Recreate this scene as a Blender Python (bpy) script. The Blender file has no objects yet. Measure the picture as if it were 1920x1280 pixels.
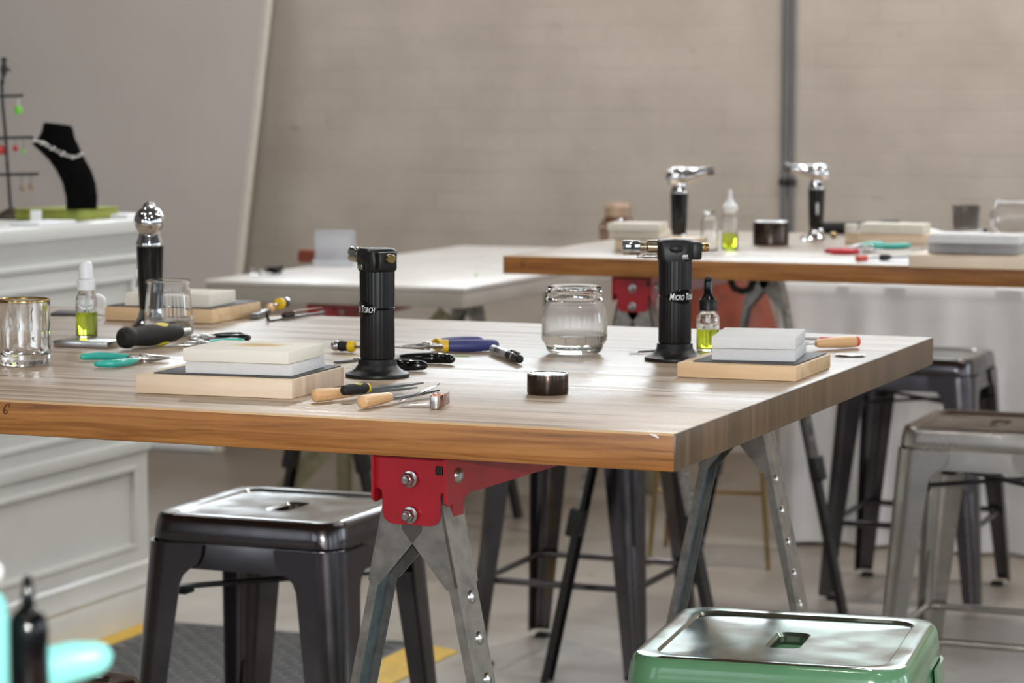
import bpy, bmesh, math, random
from mathutils import Vector, Matrix
random.seed(7)
S = bpy.context.scene
C = S.collection
PI = math.pi
R = math.radians

# ------------------------------------------------------------------ camera
FPX, CXP, CYP = 4900.0, 960.0, 640.0
PITCH, YAW, HC = 0.0936, 0.3849, 1.2473
FW = Vector((-math.sin(YAW)*math.cos(PITCH), math.cos(YAW)*math.cos(PITCH), -math.sin(PITCH)))
RT = Vector((math.cos(YAW), math.sin(YAW), 0))
UP = RT.cross(FW)
EYE = Vector((0, 0, HC))
TOP = 0.914          # top of the butcher block tables
TH = 0.0385

def ray(u, v):
    return FW + RT*((u-CXP)/FPX) + UP*((CYP-v)/FPX)
def at(u, v, z=TOP):
    d = ray(u, v); t = (z-HC)/d.z
    return EYE + d*t
def atY(u, v, Y):
    d = ray(u, v); return EYE + d*(Y/d.y)
def atD(u, v, t):
    return EYE + ray(u, v)*t

cam = bpy.data.cameras.new('camera'); camo = bpy.data.objects.new('camera', cam); C.objects.link(camo)
M3 = Matrix((RT, UP, -FW)).transposed()
camo.matrix_world = Matrix.Translation(EYE) @ M3.to_4x4()
cam.sensor_width = 36; cam.sensor_fit = 'HORIZONTAL'; cam.lens = FPX*36/1920
cam.clip_start = 0.05; cam.clip_end = 100
cam.dof.use_dof = True; cam.dof.focus_distance = 2.85; cam.dof.aperture_fstop = 9.6
S.camera = camo

# ------------------------------------------------------------------ materials
def lin(c):
    return tuple(((x/255)/12.92 if x/255 <= .04045 else ((x/255+.055)/1.055)**2.4) for x in c) + (1,)
MATS = {}
def newmat(name):
    m = bpy.data.materials.new(name); m.use_nodes = True
    nt = m.node_tree; b = nt.nodes['Principled BSDF']
    MATS[name] = m
    return m, nt, b
def N(nt, t, **kw):
    n = nt.nodes.new(t)
    for k, v in kw.items():
        if k.startswith('i_'):
            n.inputs[int(k[2:])].default_value = v
        else:
            setattr(n, k, v)
    return n
def pm(name, col, rough=.5, metal=0, spec=.5, var=.06, scale=30, bump=0, rvar=0, coat=0, stretch=(1, 1, 1), bscale=None, col2=None):
    """plain material: base colour with a little procedural variation, roughness variation and optional bump"""
    m, nt, b = newmat(name)
    c = lin(col); L = nt.links.new
    tc = N(nt, 'ShaderNodeTexCoord'); mp = N(nt, 'ShaderNodeMapping'); mp.inputs['Scale'].default_value = stretch
    L(tc.outputs['Object'], mp.inputs['Vector'])
    nz = N(nt, 'ShaderNodeTexNoise'); nz.inputs['Scale'].default_value = scale; nz.inputs['Detail'].default_value = 4
    L(mp.outputs[0], nz.inputs['Vector'])
    mix = N(nt, 'ShaderNodeMix', data_type='RGBA')
    c2 = lin(col2) if col2 else tuple(x*(1-var*2.5) for x in c[:3]) + (1,)
    c1 = c if col2 else tuple(min(1, x*(1+var)) for x in c[:3]) + (1,)
    mix.inputs[6].default_value = c1; mix.inputs[7].default_value = c2
    rmp = N(nt, 'ShaderNodeMapRange'); rmp.inputs[1].default_value = .35; rmp.inputs[2].default_value = .7
    L(nz.outputs['Fac'], rmp.inputs[0]); L(rmp.outputs[0], mix.inputs[0])
    L(mix.outputs[2], b.inputs['Base Color'])
    b.inputs['Roughness'].default_value = rough
    if rvar:
        rr = N(nt, 'ShaderNodeMapRange'); rr.inputs[1].default_value = .3; rr.inputs[2].default_value = .7
        rr.inputs[3].default_value = max(.02, rough-rvar); rr.inputs[4].default_value = rough+rvar
        L(nz.outputs['Fac'], rr.inputs[0]); L(rr.outputs[0], b.inputs['Roughness'])
    b.inputs['Metallic'].default_value = metal
    b.inputs['Specular IOR Level'].default_value = spec
    if coat:
        b.inputs['Coat Weight'].default_value = coat; b.inputs['Coat Roughness'].default_value = .08
    if bump:
        n2 = N(nt, 'ShaderNodeTexNoise'); n2.inputs['Scale'].default_value = bscale or scale*4; n2.inputs['Detail'].default_value = 3
        L(mp.outputs[0], n2.inputs['Vector'])
        bp = N(nt, 'ShaderNodeBump'); bp.inputs['Strength'].default_value = bump; bp.inputs['Distance'].default_value = .002
        L(n2.outputs['Fac'], bp.inputs['Height']); L(bp.outputs[0], b.inputs['Normal'])
    return m

def wood(name, cols, axis='X', grain=1.0, rough=.4, stave=0, stave_axis='Y', knots=False, spec=.5, bump=.15, rvar=.08, tone=(.72, 1.16)):
    """wood: long streaks along one axis, three tones, optional glued staves of different tone"""
    m, nt, b = newmat(name); L = nt.links.new
    tc = N(nt, 'ShaderNodeTexCoord'); mp = N(nt, 'ShaderNodeMapping')
    sc = {'X': (2.2, 55, 55), 'Y': (55, 2.2, 55), 'Z': (55, 55, 2.2)}[axis]
    mp.inputs['Scale'].default_value = tuple(s*grain for s in sc)
    L(tc.outputs['Object'], mp.inputs['Vector'])
    vec = mp.outputs[0]
    fac = None
    if stave:
        sx = N(nt, 'ShaderNodeSeparateXYZ'); L(tc.outputs['Object'], sx.inputs[0])
        dv = N(nt, 'ShaderNodeMath', operation='DIVIDE'); dv.inputs[1].default_value = stave
        L(sx.outputs[stave_axis], dv.inputs[0])
        fl = N(nt, 'ShaderNodeMath', operation='FLOOR'); L(dv.outputs[0], fl.inputs[0])
        wn = N(nt, 'ShaderNodeTexWhiteNoise', noise_dimensions='1D'); L(fl.outputs[0], wn.inputs['W'])
        ad = N(nt, 'ShaderNodeVectorMath', operation='ADD'); L(mp.outputs[0], ad.inputs[0]); 
        sc2 = N(nt, 'ShaderNodeVectorMath', operation='SCALE'); sc2.inputs['Scale'].default_value = 37.0
        L(wn.outputs['Color'], sc2.inputs[0]); L(sc2.outputs[0], ad.inputs[1])
        vec = ad.outputs[0]; fac = wn.outputs['Value']
    nz = N(nt, 'ShaderNodeTexNoise'); nz.inputs['Scale'].default_value = 1.0; nz.inputs['Detail'].default_value = 6; nz.inputs['Roughness'].default_value = .62
    nz.inputs['Distortion'].default_value = .6
    L(vec, nz.inputs['Vector'])
    cr = N(nt, 'ShaderNodeValToRGB'); e = cr.color_ramp.elements
    e[0].position = .3; e[0].color = lin(cols[0]); e[1].position = .72; e[1].color = lin(cols[2])
    x = e.new(.5); x.color = lin(cols[1])
    L(nz.outputs['Fac'], cr.inputs['Fac'])
    outc = cr.outputs['Color']
    if fac is not None:
        mr = N(nt, 'ShaderNodeMapRange'); mr.inputs[3].default_value = tone[0]; mr.inputs[4].default_value = tone[1]; L(fac, mr.inputs[0])
        mu = N(nt, 'ShaderNodeMix', data_type='RGBA', blend_type='MULTIPLY'); mu.inputs[0].default_value = 1
        L(outc, mu.inputs[6])
        cmb = N(nt, 'ShaderNodeCombineColor'); [L(mr.outputs[0], cmb.inputs[i]) for i in range(3)]
        L(cmb.outputs[0], mu.inputs[7]); outc = mu.outputs[2]
    # big slow blotches of wear
    n3 = N(nt, 'ShaderNodeTexNoise'); n3.inputs['Scale'].default_value = 5; n3.inputs['Detail'].default_value = 5
    L(tc.outputs['Object'], n3.inputs['Vector'])
    m3 = N(nt, 'ShaderNodeMapRange'); m3.inputs[1].default_value = .35; m3.inputs[2].default_value = .7; m3.inputs[3].default_value = .9; m3.inputs[4].default_value = 1.08
    L(n3.outputs['Fac'], m3.inputs[0])
    mu2 = N(nt, 'ShaderNodeMix', data_type='RGBA', blend_type='MULTIPLY'); mu2.inputs[0].default_value = 1
    cm2 = N(nt, 'ShaderNodeCombineColor'); [L(m3.outputs[0], cm2.inputs[i]) for i in range(3)]
    L(outc, mu2.inputs[6]); L(cm2.outputs[0], mu2.inputs[7]); outc = mu2.outputs[2]
    L(outc, b.inputs['Base Color'])
    rr = N(nt, 'ShaderNodeMapRange'); rr.inputs[3].default_value = rough-rvar; rr.inputs[4].default_value = rough+rvar
    rr.inputs[1].default_value = .3; rr.inputs[2].default_value = .7
    L(nz.outputs['Fac'], rr.inputs[0]); L(rr.outputs[0], b.inputs['Roughness'])
    b.inputs['Specular IOR Level'].default_value = spec
    bp = N(nt, 'ShaderNodeBump'); bp.inputs['Strength'].default_value = bump; bp.inputs['Distance'].default_value = .001
    L(nz.outputs['Fac'], bp.inputs['Height']); L(bp.outputs[0], b.inputs['Normal'])
    return m

def glass(name, col=(255, 255, 255), rough=0.0, ior=1.45):
    m, nt, b = newmat(name)
    b.inputs['Base Color'].default_value = lin(col); b.inputs['Transmission Weight'].default_value = 1
    b.inputs['Roughness'].default_value = rough; b.inputs['IOR'].default_value = ior
    return m

wood('oak_top', [(118, 97, 79), (166, 145, 123), (202, 186, 168)], 'X', .8, .35, stave=.042, spec=.45, bump=.3, rvar=.12, tone=(.88, 1.08))
wood('oak_front', [(112, 66, 27), (158, 102, 47), (180, 126, 67)], 'X', 2.3, .45, stave=0, bump=.3)
wood('oak_end', [(84, 62, 40), (102, 78, 52), (119, 93, 65)], 'Z', .9, .42, stave=.043, bump=.2, tone=(.84, 1.1))
wood('oak_worn', [(170, 128, 84), (204, 168, 122), (222, 192, 152)], 'X', 1, .5)
wood('pine', [(214, 184, 150), (228, 205, 176), (238, 222, 202)], 'X', .5, .55)
wood('pine_tan', [(200, 160, 116), (218, 184, 142), (230, 204, 170)], 'X', .5, .55)
wood('pine_end', [(186, 158, 132), (212, 188, 164), (226, 206, 184)], 'Z', .7, .6)
wood('handle_wood', [(214, 164, 112), (230, 186, 136), (240, 204, 160)], 'X', 1, .35)
pm('pad_grey', (74, 72, 74), .6, var=.1, scale=60)
pm('brick_white', (224, 224, 224), .85, var=.015, scale=80, bump=.15)
pm('brick_cream', (226, 220, 208), .85, var=.02, scale=60, bump=.15)
pm('brick_grey', (172, 172, 176), .85, var=.03, scale=60)
pm('black_plastic', (14, 14, 17), .4, var=.1, scale=20, spec=.35)
pm('black_satin', (18, 18, 20), .42, var=.1, scale=20, spec=.4)
pm('black_gloss', (8, 8, 10), .12, var=.05)
pm('black_rubber', (15, 15, 15), .65, var=.15, scale=120)
pm('black_velvet', (9, 9, 10), .95, var=.2, spec=.1)
pm('chrome', (225, 225, 228), .06, 1, var=.02)
pm('steel', (190, 188, 186), .25, 1, var=.05, scale=60, rvar=.06)
pm('dull_steel', (120, 118, 116), .38, 1, var=.15, scale=80, stretch=(1, 8, 8))
pm('nickel', (206, 194, 170), .16, 1, var=.04)
pm('brass', (190, 160, 104), .2, 1, var=.05)
pm('copper_steel', (170, 128, 112), .25, 1, var=.1, scale=40)
pm('galvanised', (160, 156, 150), .36, .85, var=.16, scale=45, rvar=.1)
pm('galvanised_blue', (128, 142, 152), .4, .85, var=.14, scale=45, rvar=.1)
pm('black_steel', (18, 18, 19), .4, var=.15)
pm('red_paint', (158, 20, 34), .34, var=.06, scale=14, coat=.15)
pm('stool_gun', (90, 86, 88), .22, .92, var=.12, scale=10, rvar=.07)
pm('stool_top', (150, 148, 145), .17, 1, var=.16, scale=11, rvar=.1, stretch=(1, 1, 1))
pm('stool_raw', (178, 174, 169), .3, .95, var=.12, scale=9, rvar=.07)
pm('green_paint', (108, 160, 118), .2, var=.06, scale=10, coat=.4, rvar=.04)
pm('green_worn', (150, 154, 148), .17, .85, var=.2, scale=13, rvar=.08, col2=(112, 136, 118))
pm('teal', (48, 178, 164), .28, var=.04, coat=.3)
pm('teal_light', (132, 212, 208), .4, var=.02)
pm('yellow', (226, 186, 24), .4, var=.05)
pm('yellow_soft', (214, 200, 60), .5, var=.05)
pm('navy', (58, 62, 120), .5, var=.06)
pm('red_plastic', (214, 66, 50), .4, var=.05)
pm('red_grip', (196, 24, 40), .3, var=.05)
pm('white_plastic', (232, 234, 236), .35, var=.01)
pm('paper', (244, 246, 250), .7, var=.01)
pm('white_cloth', (226, 226, 226), .85, var=.03, scale=8, bump=.2, bscale=200)
pm('cabinet_paint', (214, 214, 210), .42, var=.02, scale=6)
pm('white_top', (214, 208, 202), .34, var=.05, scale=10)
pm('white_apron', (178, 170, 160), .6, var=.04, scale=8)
pm('moss_green', (142, 150, 60), .7, var=.08)
pm('dark_iron', (62, 62, 64), .5, .5, var=.2, scale=60)
pm('brown_iron', (70, 60, 48), .6, .3, var=.25, scale=40)
pm('green_bead', (120, 200, 70), .25, var=.1)
pm('red_bead', (190, 40, 44), .25, var=.1)
pm('beige_bead', (176, 146, 122), .4, var=.15)
pm('silver', (220, 216, 212), .15, 1, var=.1)
pm('silver_pen', (190, 190, 192), .3, .4, var=.03)
pm('ink', (30, 30, 32), .6)
pm('print_white', (236, 236, 236), .5, var=.01)
pm('pencil_brown', (92, 48, 30), .7)
pm('tin_brown', (66, 54, 48), .25, .75, var=.1, stretch=(1, 1, .1))
pm('rust_leather', (142, 64, 38), .5, var=.12, scale=24, bump=.1)
pm('brass_leg', (150, 124, 76), .3, .9)
pm('tan_plank', (150, 144, 116), .6, var=.1)
pm('conduit', (118, 118, 122), .4, .6, var=.1, scale=8, stretch=(1, 1, .2))
pm('mat_grey', (104, 104, 104), .75, var=.12, scale=50)
pm('mat_yellow', (226, 184, 66), .6, var=.06, scale=40)
pm('panel_paint', (190, 182, 176), .75, var=.015, scale=3)
pm('panel_edge', (205, 196, 184), .7, var=.02)
pm('wall_paint', (112, 106, 100), .8, var=.03, scale=2)
pm('ceiling_paint', (84, 82, 80), .9, var=.03, scale=2)
pm('grey_paint', (120, 122, 126), .6, var=.04)
glass('clear_glass'); glass('water', (246, 248, 246), 0, 1.33)
glass('lime_liquid', (222, 244, 60), 0, 1.34)
glass('smoke_glass', (176, 174, 174), .1, 1.45)
glass('amber_glass', (214, 194, 178), .1, 1.45)
def frosted(name, col, alpha):
    m, nt, b = newmat(name); L = nt.links.new
    b.inputs['Base Color'].default_value = lin(col); b.inputs['Roughness'].default_value = .35
    b.inputs['Alpha'].default_value = alpha
    return m
frosted('clear_plastic', (205, 208, 214), .5)
frosted('film', (224, 224, 228), .35)
# frosted lower jar glass
glass('misted_glass', (250, 250, 250), .26)

# burnt fire brick top
m, nt, b = newmat('brick_burnt'); L = nt.links.new
tc = N(nt, 'ShaderNodeTexCoord'); nz = N(nt, 'ShaderNodeTexNoise'); nz.inputs['Scale'].default_value = 26; nz.inputs['Detail'].default_value = 5
L(tc.outputs['Object'], nz.inputs['Vector'])
ln = N(nt, 'ShaderNodeVectorMath', operation='LENGTH'); sb = N(nt, 'ShaderNodeVectorMath', operation='SUBTRACT'); sb.inputs[1].default_value = (.004, .012, .0135)
L(tc.outputs['Object'], sb.inputs[0]); L(sb.outputs[0], ln.inputs[0])
ml = N(nt, 'ShaderNodeMath', operation='MULTIPLY'); L(nz.outputs['Fac'], ml.inputs[0]); ml.inputs[1].default_value = .055
ad = N(nt, 'ShaderNodeMath', operation='ADD'); L(ln.outputs['Value'], ad.inputs[0]); L(ml.outputs[0], ad.inputs[1])
cr = N(nt, 'ShaderNodeValToRGB'); e = cr.color_ramp.elements
e[0].position = .03; e[0].color = lin((206, 172, 120)); e[1].position = .065; e[1].color = lin((238, 234, 222))
x = e.new(.042); x.color = lin((222, 196, 148)); x = e.new(.052); x.color = lin((234, 224, 200))
L(ad.outputs[0], cr.inputs['Fac']); L(cr.outputs[0], b.inputs['Base Color']); b.inputs['Roughness'].default_value = .85

# painted brick wall
m, nt, b = newmat('painted_brick'); L = nt.links.new
tc = N(nt, 'ShaderNodeTexCoord'); mp = N(nt, 'ShaderNodeMapping'); mp.inputs['Rotation'].default_value = (R(90), 0, 0)
L(tc.outputs['Object'], mp.inputs['Vector'])
bt = N(nt, 'ShaderNodeTexBrick'); bt.inputs['Scale'].default_value = 1.0
bt.inputs['Brick Width'].default_value = .215; bt.inputs['Row Height'].default_value = .0725; bt.inputs['Mortar Size'].default_value = .006; bt.inputs['Mortar Smooth'].default_value = .7
bt.inputs['Color1'].default_value = (1, 1, 1, 1); bt.inputs['Color2'].default_value = (.93, .93, .93, 1); bt.inputs['Mortar'].default_value = (.55, .55, .55, 1)
nzw = N(nt, 'ShaderNodeTexNoise'); nzw.inputs['Scale'].default_value = 9; nzw.inputs['Detail'].default_value = 3
L(tc.outputs['Object'], nzw.inputs['Vector'])
mxv = N(nt, 'ShaderNodeMix', data_type='VECTOR'); mxv.inputs[0].default_value = .02
L(mp.outputs[0], mxv.inputs[4]); L(nzw.outputs['Color'], mxv.inputs[5]); L(mxv.outputs[1], bt.inputs['Vector'])
n2 = N(nt, 'ShaderNodeTexNoise'); n2.inputs['Scale'].default_value = 3.2; n2.inputs['Detail'].default_value = 6
L(tc.outputs['Object'], n2.inputs['Vector'])
cr = N(nt, 'ShaderNodeValToRGB'); e = cr.color_ramp.elements
e[0].position = .3; e[0].color = lin((184, 172, 160)); e[1].position = .7; e[1].color = lin((202, 191, 178))
L(n2.outputs['Fac'], cr.inputs['Fac'])
# mortar shows only here and there (thick paint)
n4 = N(nt, 'ShaderNodeTexNoise'); n4.inputs['Scale'].default_value = 2.1; n4.inputs['Detail'].default_value = 7; n4.inputs['Roughness'].default_value = .65
L(tc.outputs['Object'], n4.inputs['Vector'])
mr = N(nt, 'ShaderNodeMapRange'); mr.inputs[1].default_value = .45; mr.inputs[2].default_value = .68; mr.inputs[3].default_value = .0; mr.inputs[4].default_value = .28
L(n4.outputs['Fac'], mr.inputs[0])
mu = N(nt, 'ShaderNodeMix', data_type='RGBA', blend_type='MULTIPLY'); L(mr.outputs[0], mu.inputs[0])
L(cr.outputs[0], mu.inputs[6]); L(bt.outputs['Color'], mu.inputs[7])
mps = N(nt, 'ShaderNodeMapping'); mps.inputs['Scale'].default_value = (1, 1, 1.9); L(tc.outputs['Object'], mps.inputs['Vector'])
n5 = N(nt, 'ShaderNodeTexNoise'); n5.inputs['Scale'].default_value = 8.5; n5.inputs['Detail'].default_value = 8; n5.inputs['Roughness'].default_value = .7; L(mps.outputs[0], n5.inputs['Vector'])
ms = N(nt, 'ShaderNodeMapRange'); ms.inputs[1].default_value = .63; ms.inputs[2].default_value = .74; ms.inputs[3].default_value = 0; ms.inputs[4].default_value = .42; L(n5.outputs['Fac'], ms.inputs[0])
mk = N(nt, 'ShaderNodeMix', data_type='RGBA'); L(ms.outputs[0], mk.inputs[0]); L(mu.outputs[2], mk.inputs[6]); mk.inputs[7].default_value = lin((132, 126, 116))
L(mk.outputs[2], b.inputs['Base Color'])
b.inputs['Roughness'].default_value = .7
bp = N(nt, 'ShaderNodeBump'); bp.inputs['Strength'].default_value = .35; bp.inputs['Distance'].default_value = .006
L(bt.outputs['Color'], bp.inputs['Height']); L(bp.outputs[0], b.inputs['Normal'])

# concrete floor
m, nt, b = newmat('concrete'); L = nt.links.new
tc = N(nt, 'ShaderNodeTexCoord'); n1 = N(nt, 'ShaderNodeTexNoise'); n1.inputs['Scale'].default_value = 1.6; n1.inputs['Detail'].default_value = 8; n1.inputs['Roughness'].default_value = .6
L(tc.outputs['Object'], n1.inputs['Vector'])
cr = N(nt, 'ShaderNodeValToRGB'); e = cr.color_ramp.elements
e[0].position = .32; e[0].color = lin((166, 156, 144)); e[1].position = .66; e[1].color = lin((204, 198, 190))
x = e.new(.5); x.color = lin((190, 182, 172))
L(n1.outputs['Fac'], cr.inputs['Fac'])
n2 = N(nt, 'ShaderNodeTexNoise'); n2.inputs['Scale'].default_value = 13; n2.inputs['Detail'].default_value = 6
L(tc.outputs['Object'], n2.inputs['Vector'])
mr = N(nt, 'ShaderNodeMapRange'); mr.inputs[1].default_value = .62; mr.inputs[2].default_value = .75; mr.inputs[3].default_value = 0; mr.inputs[4].default_value = .5
L(n2.outputs['Fac'], mr.inputs[0])
mx = N(nt, 'ShaderNodeMix', data_type='RGBA'); L(mr.outputs[0], mx.inputs[0]); L(cr.outputs[0], mx.inputs[6]); mx.inputs[7].default_value = lin((122, 112, 100))
sx = N(nt, 'ShaderNodeSeparateXYZ'); L(tc.outputs['Object'], sx.inputs[0])
a1 = N(nt, 'ShaderNodeMath', operation='MULTIPLY_ADD'); a1.inputs[1].default_value = 2.2; L(n1.outputs['Fac'], a1.inputs[0]); L(sx.outputs['Y'], a1.inputs[2])
mr2 = N(nt, 'ShaderNodeMapRange'); mr2.inputs[1].default_value = 6.9; mr2.inputs[2].default_value = 8.6; mr2.inputs[3].default_value = 0; mr2.inputs[4].default_value = .85; L(a1.outputs[0], mr2.inputs[0])
mx2 = N(nt, 'ShaderNodeMix', data_type='RGBA'); L(mr2.outputs[0], mx2.inputs[0]); L(mx.outputs[2], mx2.inputs[6]); mx2.inputs[7].default_value = lin((98, 80, 62))  # shade under the back tables put into the floor colour as dark brown
L(mx2.outputs[2], b.inputs['Base Color'])
b.inputs['Roughness'].default_value = .38

# ------------------------------------------------------------------ mesh building
class MB:
    def __init__(s):
        s.bm = bmesh.new()
    def add(s, verts, faces, M=None, mi=0):
        vs = [s.bm.verts.new(M @ Vector(v) if M else Vector(v)) for v in verts]
        for f in faces:
            try:
                fc = s.bm.faces.new([vs[i] for i in f]); fc.material_index = mi
            except ValueError:
                pass
        return vs
    def loft(s, rings, cap=(True, True), close=True, M=None, mi=0):
        n = len(rings[0]); verts = [p for r in rings for p in r]; faces = []
        for i in range(len(rings)-1):
            for j in range(n if close else n-1):
                k = (j+1) % n
                faces.append((i*n+j, i*n+k, (i+1)*n+k, (i+1)*n+j))
        if cap[0]: faces.append(tuple(range(n-1, -1, -1)))
        if cap[1]: faces.append(tuple(range((len(rings)-1)*n, len(rings)*n)))
        s.add(verts, faces, M, mi); return s
    def lathe(s, prof, seg=32, M=None, mi=0, cap=(True, True)):
        rings = [[(r*math.cos(2*PI*i/seg), r*math.sin(2*PI*i/seg), z) for i in range(seg)] for r, z in prof]
        return s.loft(rings, cap, True, M, mi)
    def box(s, lo, hi, bev=0, M=None, mi=0, seg=2):
        b = bmesh.new(); bmesh.ops.create_cube(b, size=1)
        d = [hi[i]-lo[i] for i in range(3)]; c = [(hi[i]+lo[i])/2 for i in range(3)]
        for v in b.verts: v.co = Vector((v.co.x*d[0]+c[0], v.co.y*d[1]+c[1], v.co.z*d[2]+c[2]))
        if bev:
            bmesh.ops.bevel(b, geom=list(b.edges), offset=bev, segments=seg, profile=.5, affect='EDGES')
        s.merge(b, M, mi); return s
    def merge(s, b, M=None, mi=0):
        b.verts.index_update()
        s.add([v.co.copy() for v in b.verts], [[v.index for v in f.verts] for f in b.faces], M, mi); b.free()
    def prism(s, poly, h, M=None, mi=0, bev=0):
        """poly in xy, extruded z 0..h"""
        b = bmesh.new(); vs = [b.verts.new((p[0], p[1], 0)) for p in poly]
        f = b.faces.new(vs); r = bmesh.ops.extrude_face_region(b, geom=[f])
        for v in r['geom']:
            if isinstance(v, bmesh.types.BMVert): v.co.z = h
        bmesh.ops.recalc_face_normals(b, faces=b.faces)
        if bev: bmesh.ops.bevel(b, geom=list(b.edges), offset=bev, segments=2, profile=.5, affect='EDGES')
        s.merge(b, M, mi); return s
    def tube(s, path, rad, seg=12, flat=(1, 1), up=(0, 0, 1), M=None, mi=0, cap=True, power=2):
        path = [Vector(p) for p in path]; n = len(path); rings = []
        if not isinstance(rad, (list, tuple)): rad = [rad]*n
        up = Vector(up)
        for i, p in enumerate(path):
            t = (path[min(i+1, n-1)]-path[max(i-1, 0)]).normalized()
            sd = t.cross(up)
            if sd.length < 1e-4: sd = t.cross(Vector((1, 0, 0)))
            sd.normalize(); u2 = sd.cross(t).normalized()
            ring = []
            for j in range(seg):
                a = 2*PI*j/seg; ca, sa = math.cos(a), math.sin(a)
                q = 2/power
                ca = math.copysign(abs(ca)**q, ca); sa = math.copysign(abs(sa)**q, sa)
                ring.append(tuple(p + sd*(ca*rad[i]*flat[0]) + u2*(sa*rad[i]*flat[1])))
            rings.append(ring)
        return s.loft(rings, (cap, cap), True, M, mi)
    def ball(s, c, r, M=None, mi=0, sq=(1, 1, 1), seg=16):
        b = bmesh.new(); bmesh.ops.create_uvsphere(b, u_segments=seg, v_segments=max(8, seg*2//3), radius=1)
        for v in b.verts: v.co = Vector((c[0]+v.co.x*r*sq[0], c[1]+v.co.y*r*sq[1], c[2]+v.co.z*r*sq[2]))
        s.merge(b, M, mi); return s
    def build(s, name, mats, parent=None, loc=(0, 0, 0), rotz=0, smooth=40, matrix=None):
        bmesh.ops.recalc_face_normals(s.bm, faces=s.bm.faces)
        me = bpy.data.meshes.new(name); s.bm.to_mesh(me); s.bm.free()
        for mm in (mats if isinstance(mats, (list, tuple)) else [mats]): me.materials.append(MATS[mm])
        if smooth:
            me.polygons.foreach_set('use_smooth', [True]*len(me.polygons)); me.set_sharp_from_angle(angle=R(smooth))
        o = bpy.data.objects.new(name, me); C.objects.link(o)
        if parent: o.parent = parent
        if matrix is not None: o.matrix_local = matrix
        else:
            o.location = loc; o.rotation_euler = (0, 0, rotz)
        return o

def rrect(w, d, r, k=6, z=0):
    pts = []
    for (sx, sy, a0) in ((1, 1, 0), (-1, 1, 90), (-1, -1, 180), (1, -1, 270)):
        cx, cy = sx*(w/2-r), sy*(d/2-r)
        for i in range(k+1):
            a = R(a0+90*i/k); pts.append((cx+r*math.cos(a), cy+r*math.sin(a), z))
    return pts
def Rx(a): return Matrix.Rotation(a, 4, 'X')
def Ry(a): return Matrix.Rotation(a, 4, 'Y')
def Rz(a): return Matrix.Rotation(a, 4, 'Z')
def T(*v): return Matrix.Translation(Vector(v))

def tag(o, label, cat, group=None, kind=None):
    o['label'] = label; o['category'] = cat
    if group: o['group'] = group
    if kind: o['kind'] = kind
    return o
def thing(name, label, cat, loc=(0, 0, 0), rotz=0, group=None):
    o = bpy.data.objects.new(name, None); o.empty_display_size = .05; C.objects.link(o)
    o.location = loc; o.rotation_euler = (0, 0, rotz)
    return tag(o, label, cat, group)
def struct(o):
    o['kind'] = 'structure'; return o
def dup(root, loc, rotz, label, group=None):
    def cp(o, par):
        c = o.copy(); C.objects.link(c)
        if par: c.parent = par
        for ch in list(o.children): cp(ch, c)
        return c
    r = cp(root, None); r.location = loc; r.rotation_euler = (0, 0, rotz); r['label'] = label
    if group: r['group'] = group
    return r
def text_mesh(s, size=1.0, shear=0, xs=1.0, bold=0.0, ext=0.0):
    cu = bpy.data.curves.new('lettering', 'FONT'); cu.body = s; cu.size = size; cu.shear = shear; cu.offset = bold; cu.extrude = ext
    cu.align_x = 'CENTER'; cu.align_y = 'CENTER'
    o = bpy.data.objects.new('lettering', cu); C.objects.link(o)
    bpy.context.view_layer.update()
    me = bpy.data.meshes.new_from_object(o.evaluated_get(bpy.context.evaluated_depsgraph_get()))
    vs = [(v.co.x*xs, v.co.y, v.co.z) for v in me.vertices]; fs = [tuple(p.vertices) for p in me.polygons]
    bpy.data.objects.remove(o); bpy.data.curves.remove(cu); bpy.data.meshes.remove(me)
    return vs, fs

# ------------------------------------------------------------------ room
YW = 8.75
def wallbox(name, lo, hi, mat):
    return struct(MB().box(lo, hi).build(name, mat, smooth=0))
wallbox('floor', (-8, -4.2, -.1), (6, YW+.2, 0), 'concrete')
wallbox('wall_left', (-8.2, -4.2, 0), (-8, YW+.2, 4.2), 'wall_paint')
wallbox('ceiling', (-8.2, -4.2, 4.2), (6.2, YW+.2, 4.3), 'ceiling_paint')

def window_wall(name, axis, pos, spans, lo, hi, sill, head, mat='wall_paint'):
    """wall with window openings (spans along the wall), as one mesh"""
    mb = MB(); t = .2
    def bx(a, b, z0, z1):
        if axis == 'Y': mb.box((pos, a, z0), (pos+t, b, z1))
        else: mb.box((a, pos, z0), (b, pos+t, z1))
    bx(lo, hi, 0, sill); bx(lo, hi, head, 4.2)
    e = lo
    for a, b in spans:
        bx(e, a, sill, head); e = b
    bx(e, hi, sill, head)
    return struct(mb.build(name, mat, smooth=0))
RSP = [(-2.6, -.6), (.6, 2.6), (3.6, 5.6), (6.4, 8.2)]
window_wall('wall_right', 'Y', 6.0, RSP, -4.2, YW+.2, 1.0, 3.4)
BSP = [(-6.5, -4.3), (-3.3, -1.1), (-.1, 2.1), (3.0, 5.2)]
window_wall('wall_rear', 'X', -4.2, BSP, -8, 6, 1.0, 3.3)
CSP = [(-5.05, -4.42), (-3.85, -1.0)]
window_wall('wall_back', 'X', YW, CSP, -8, 6, 2.2, 3.2, 'painted_brick')
wn = 1
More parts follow.
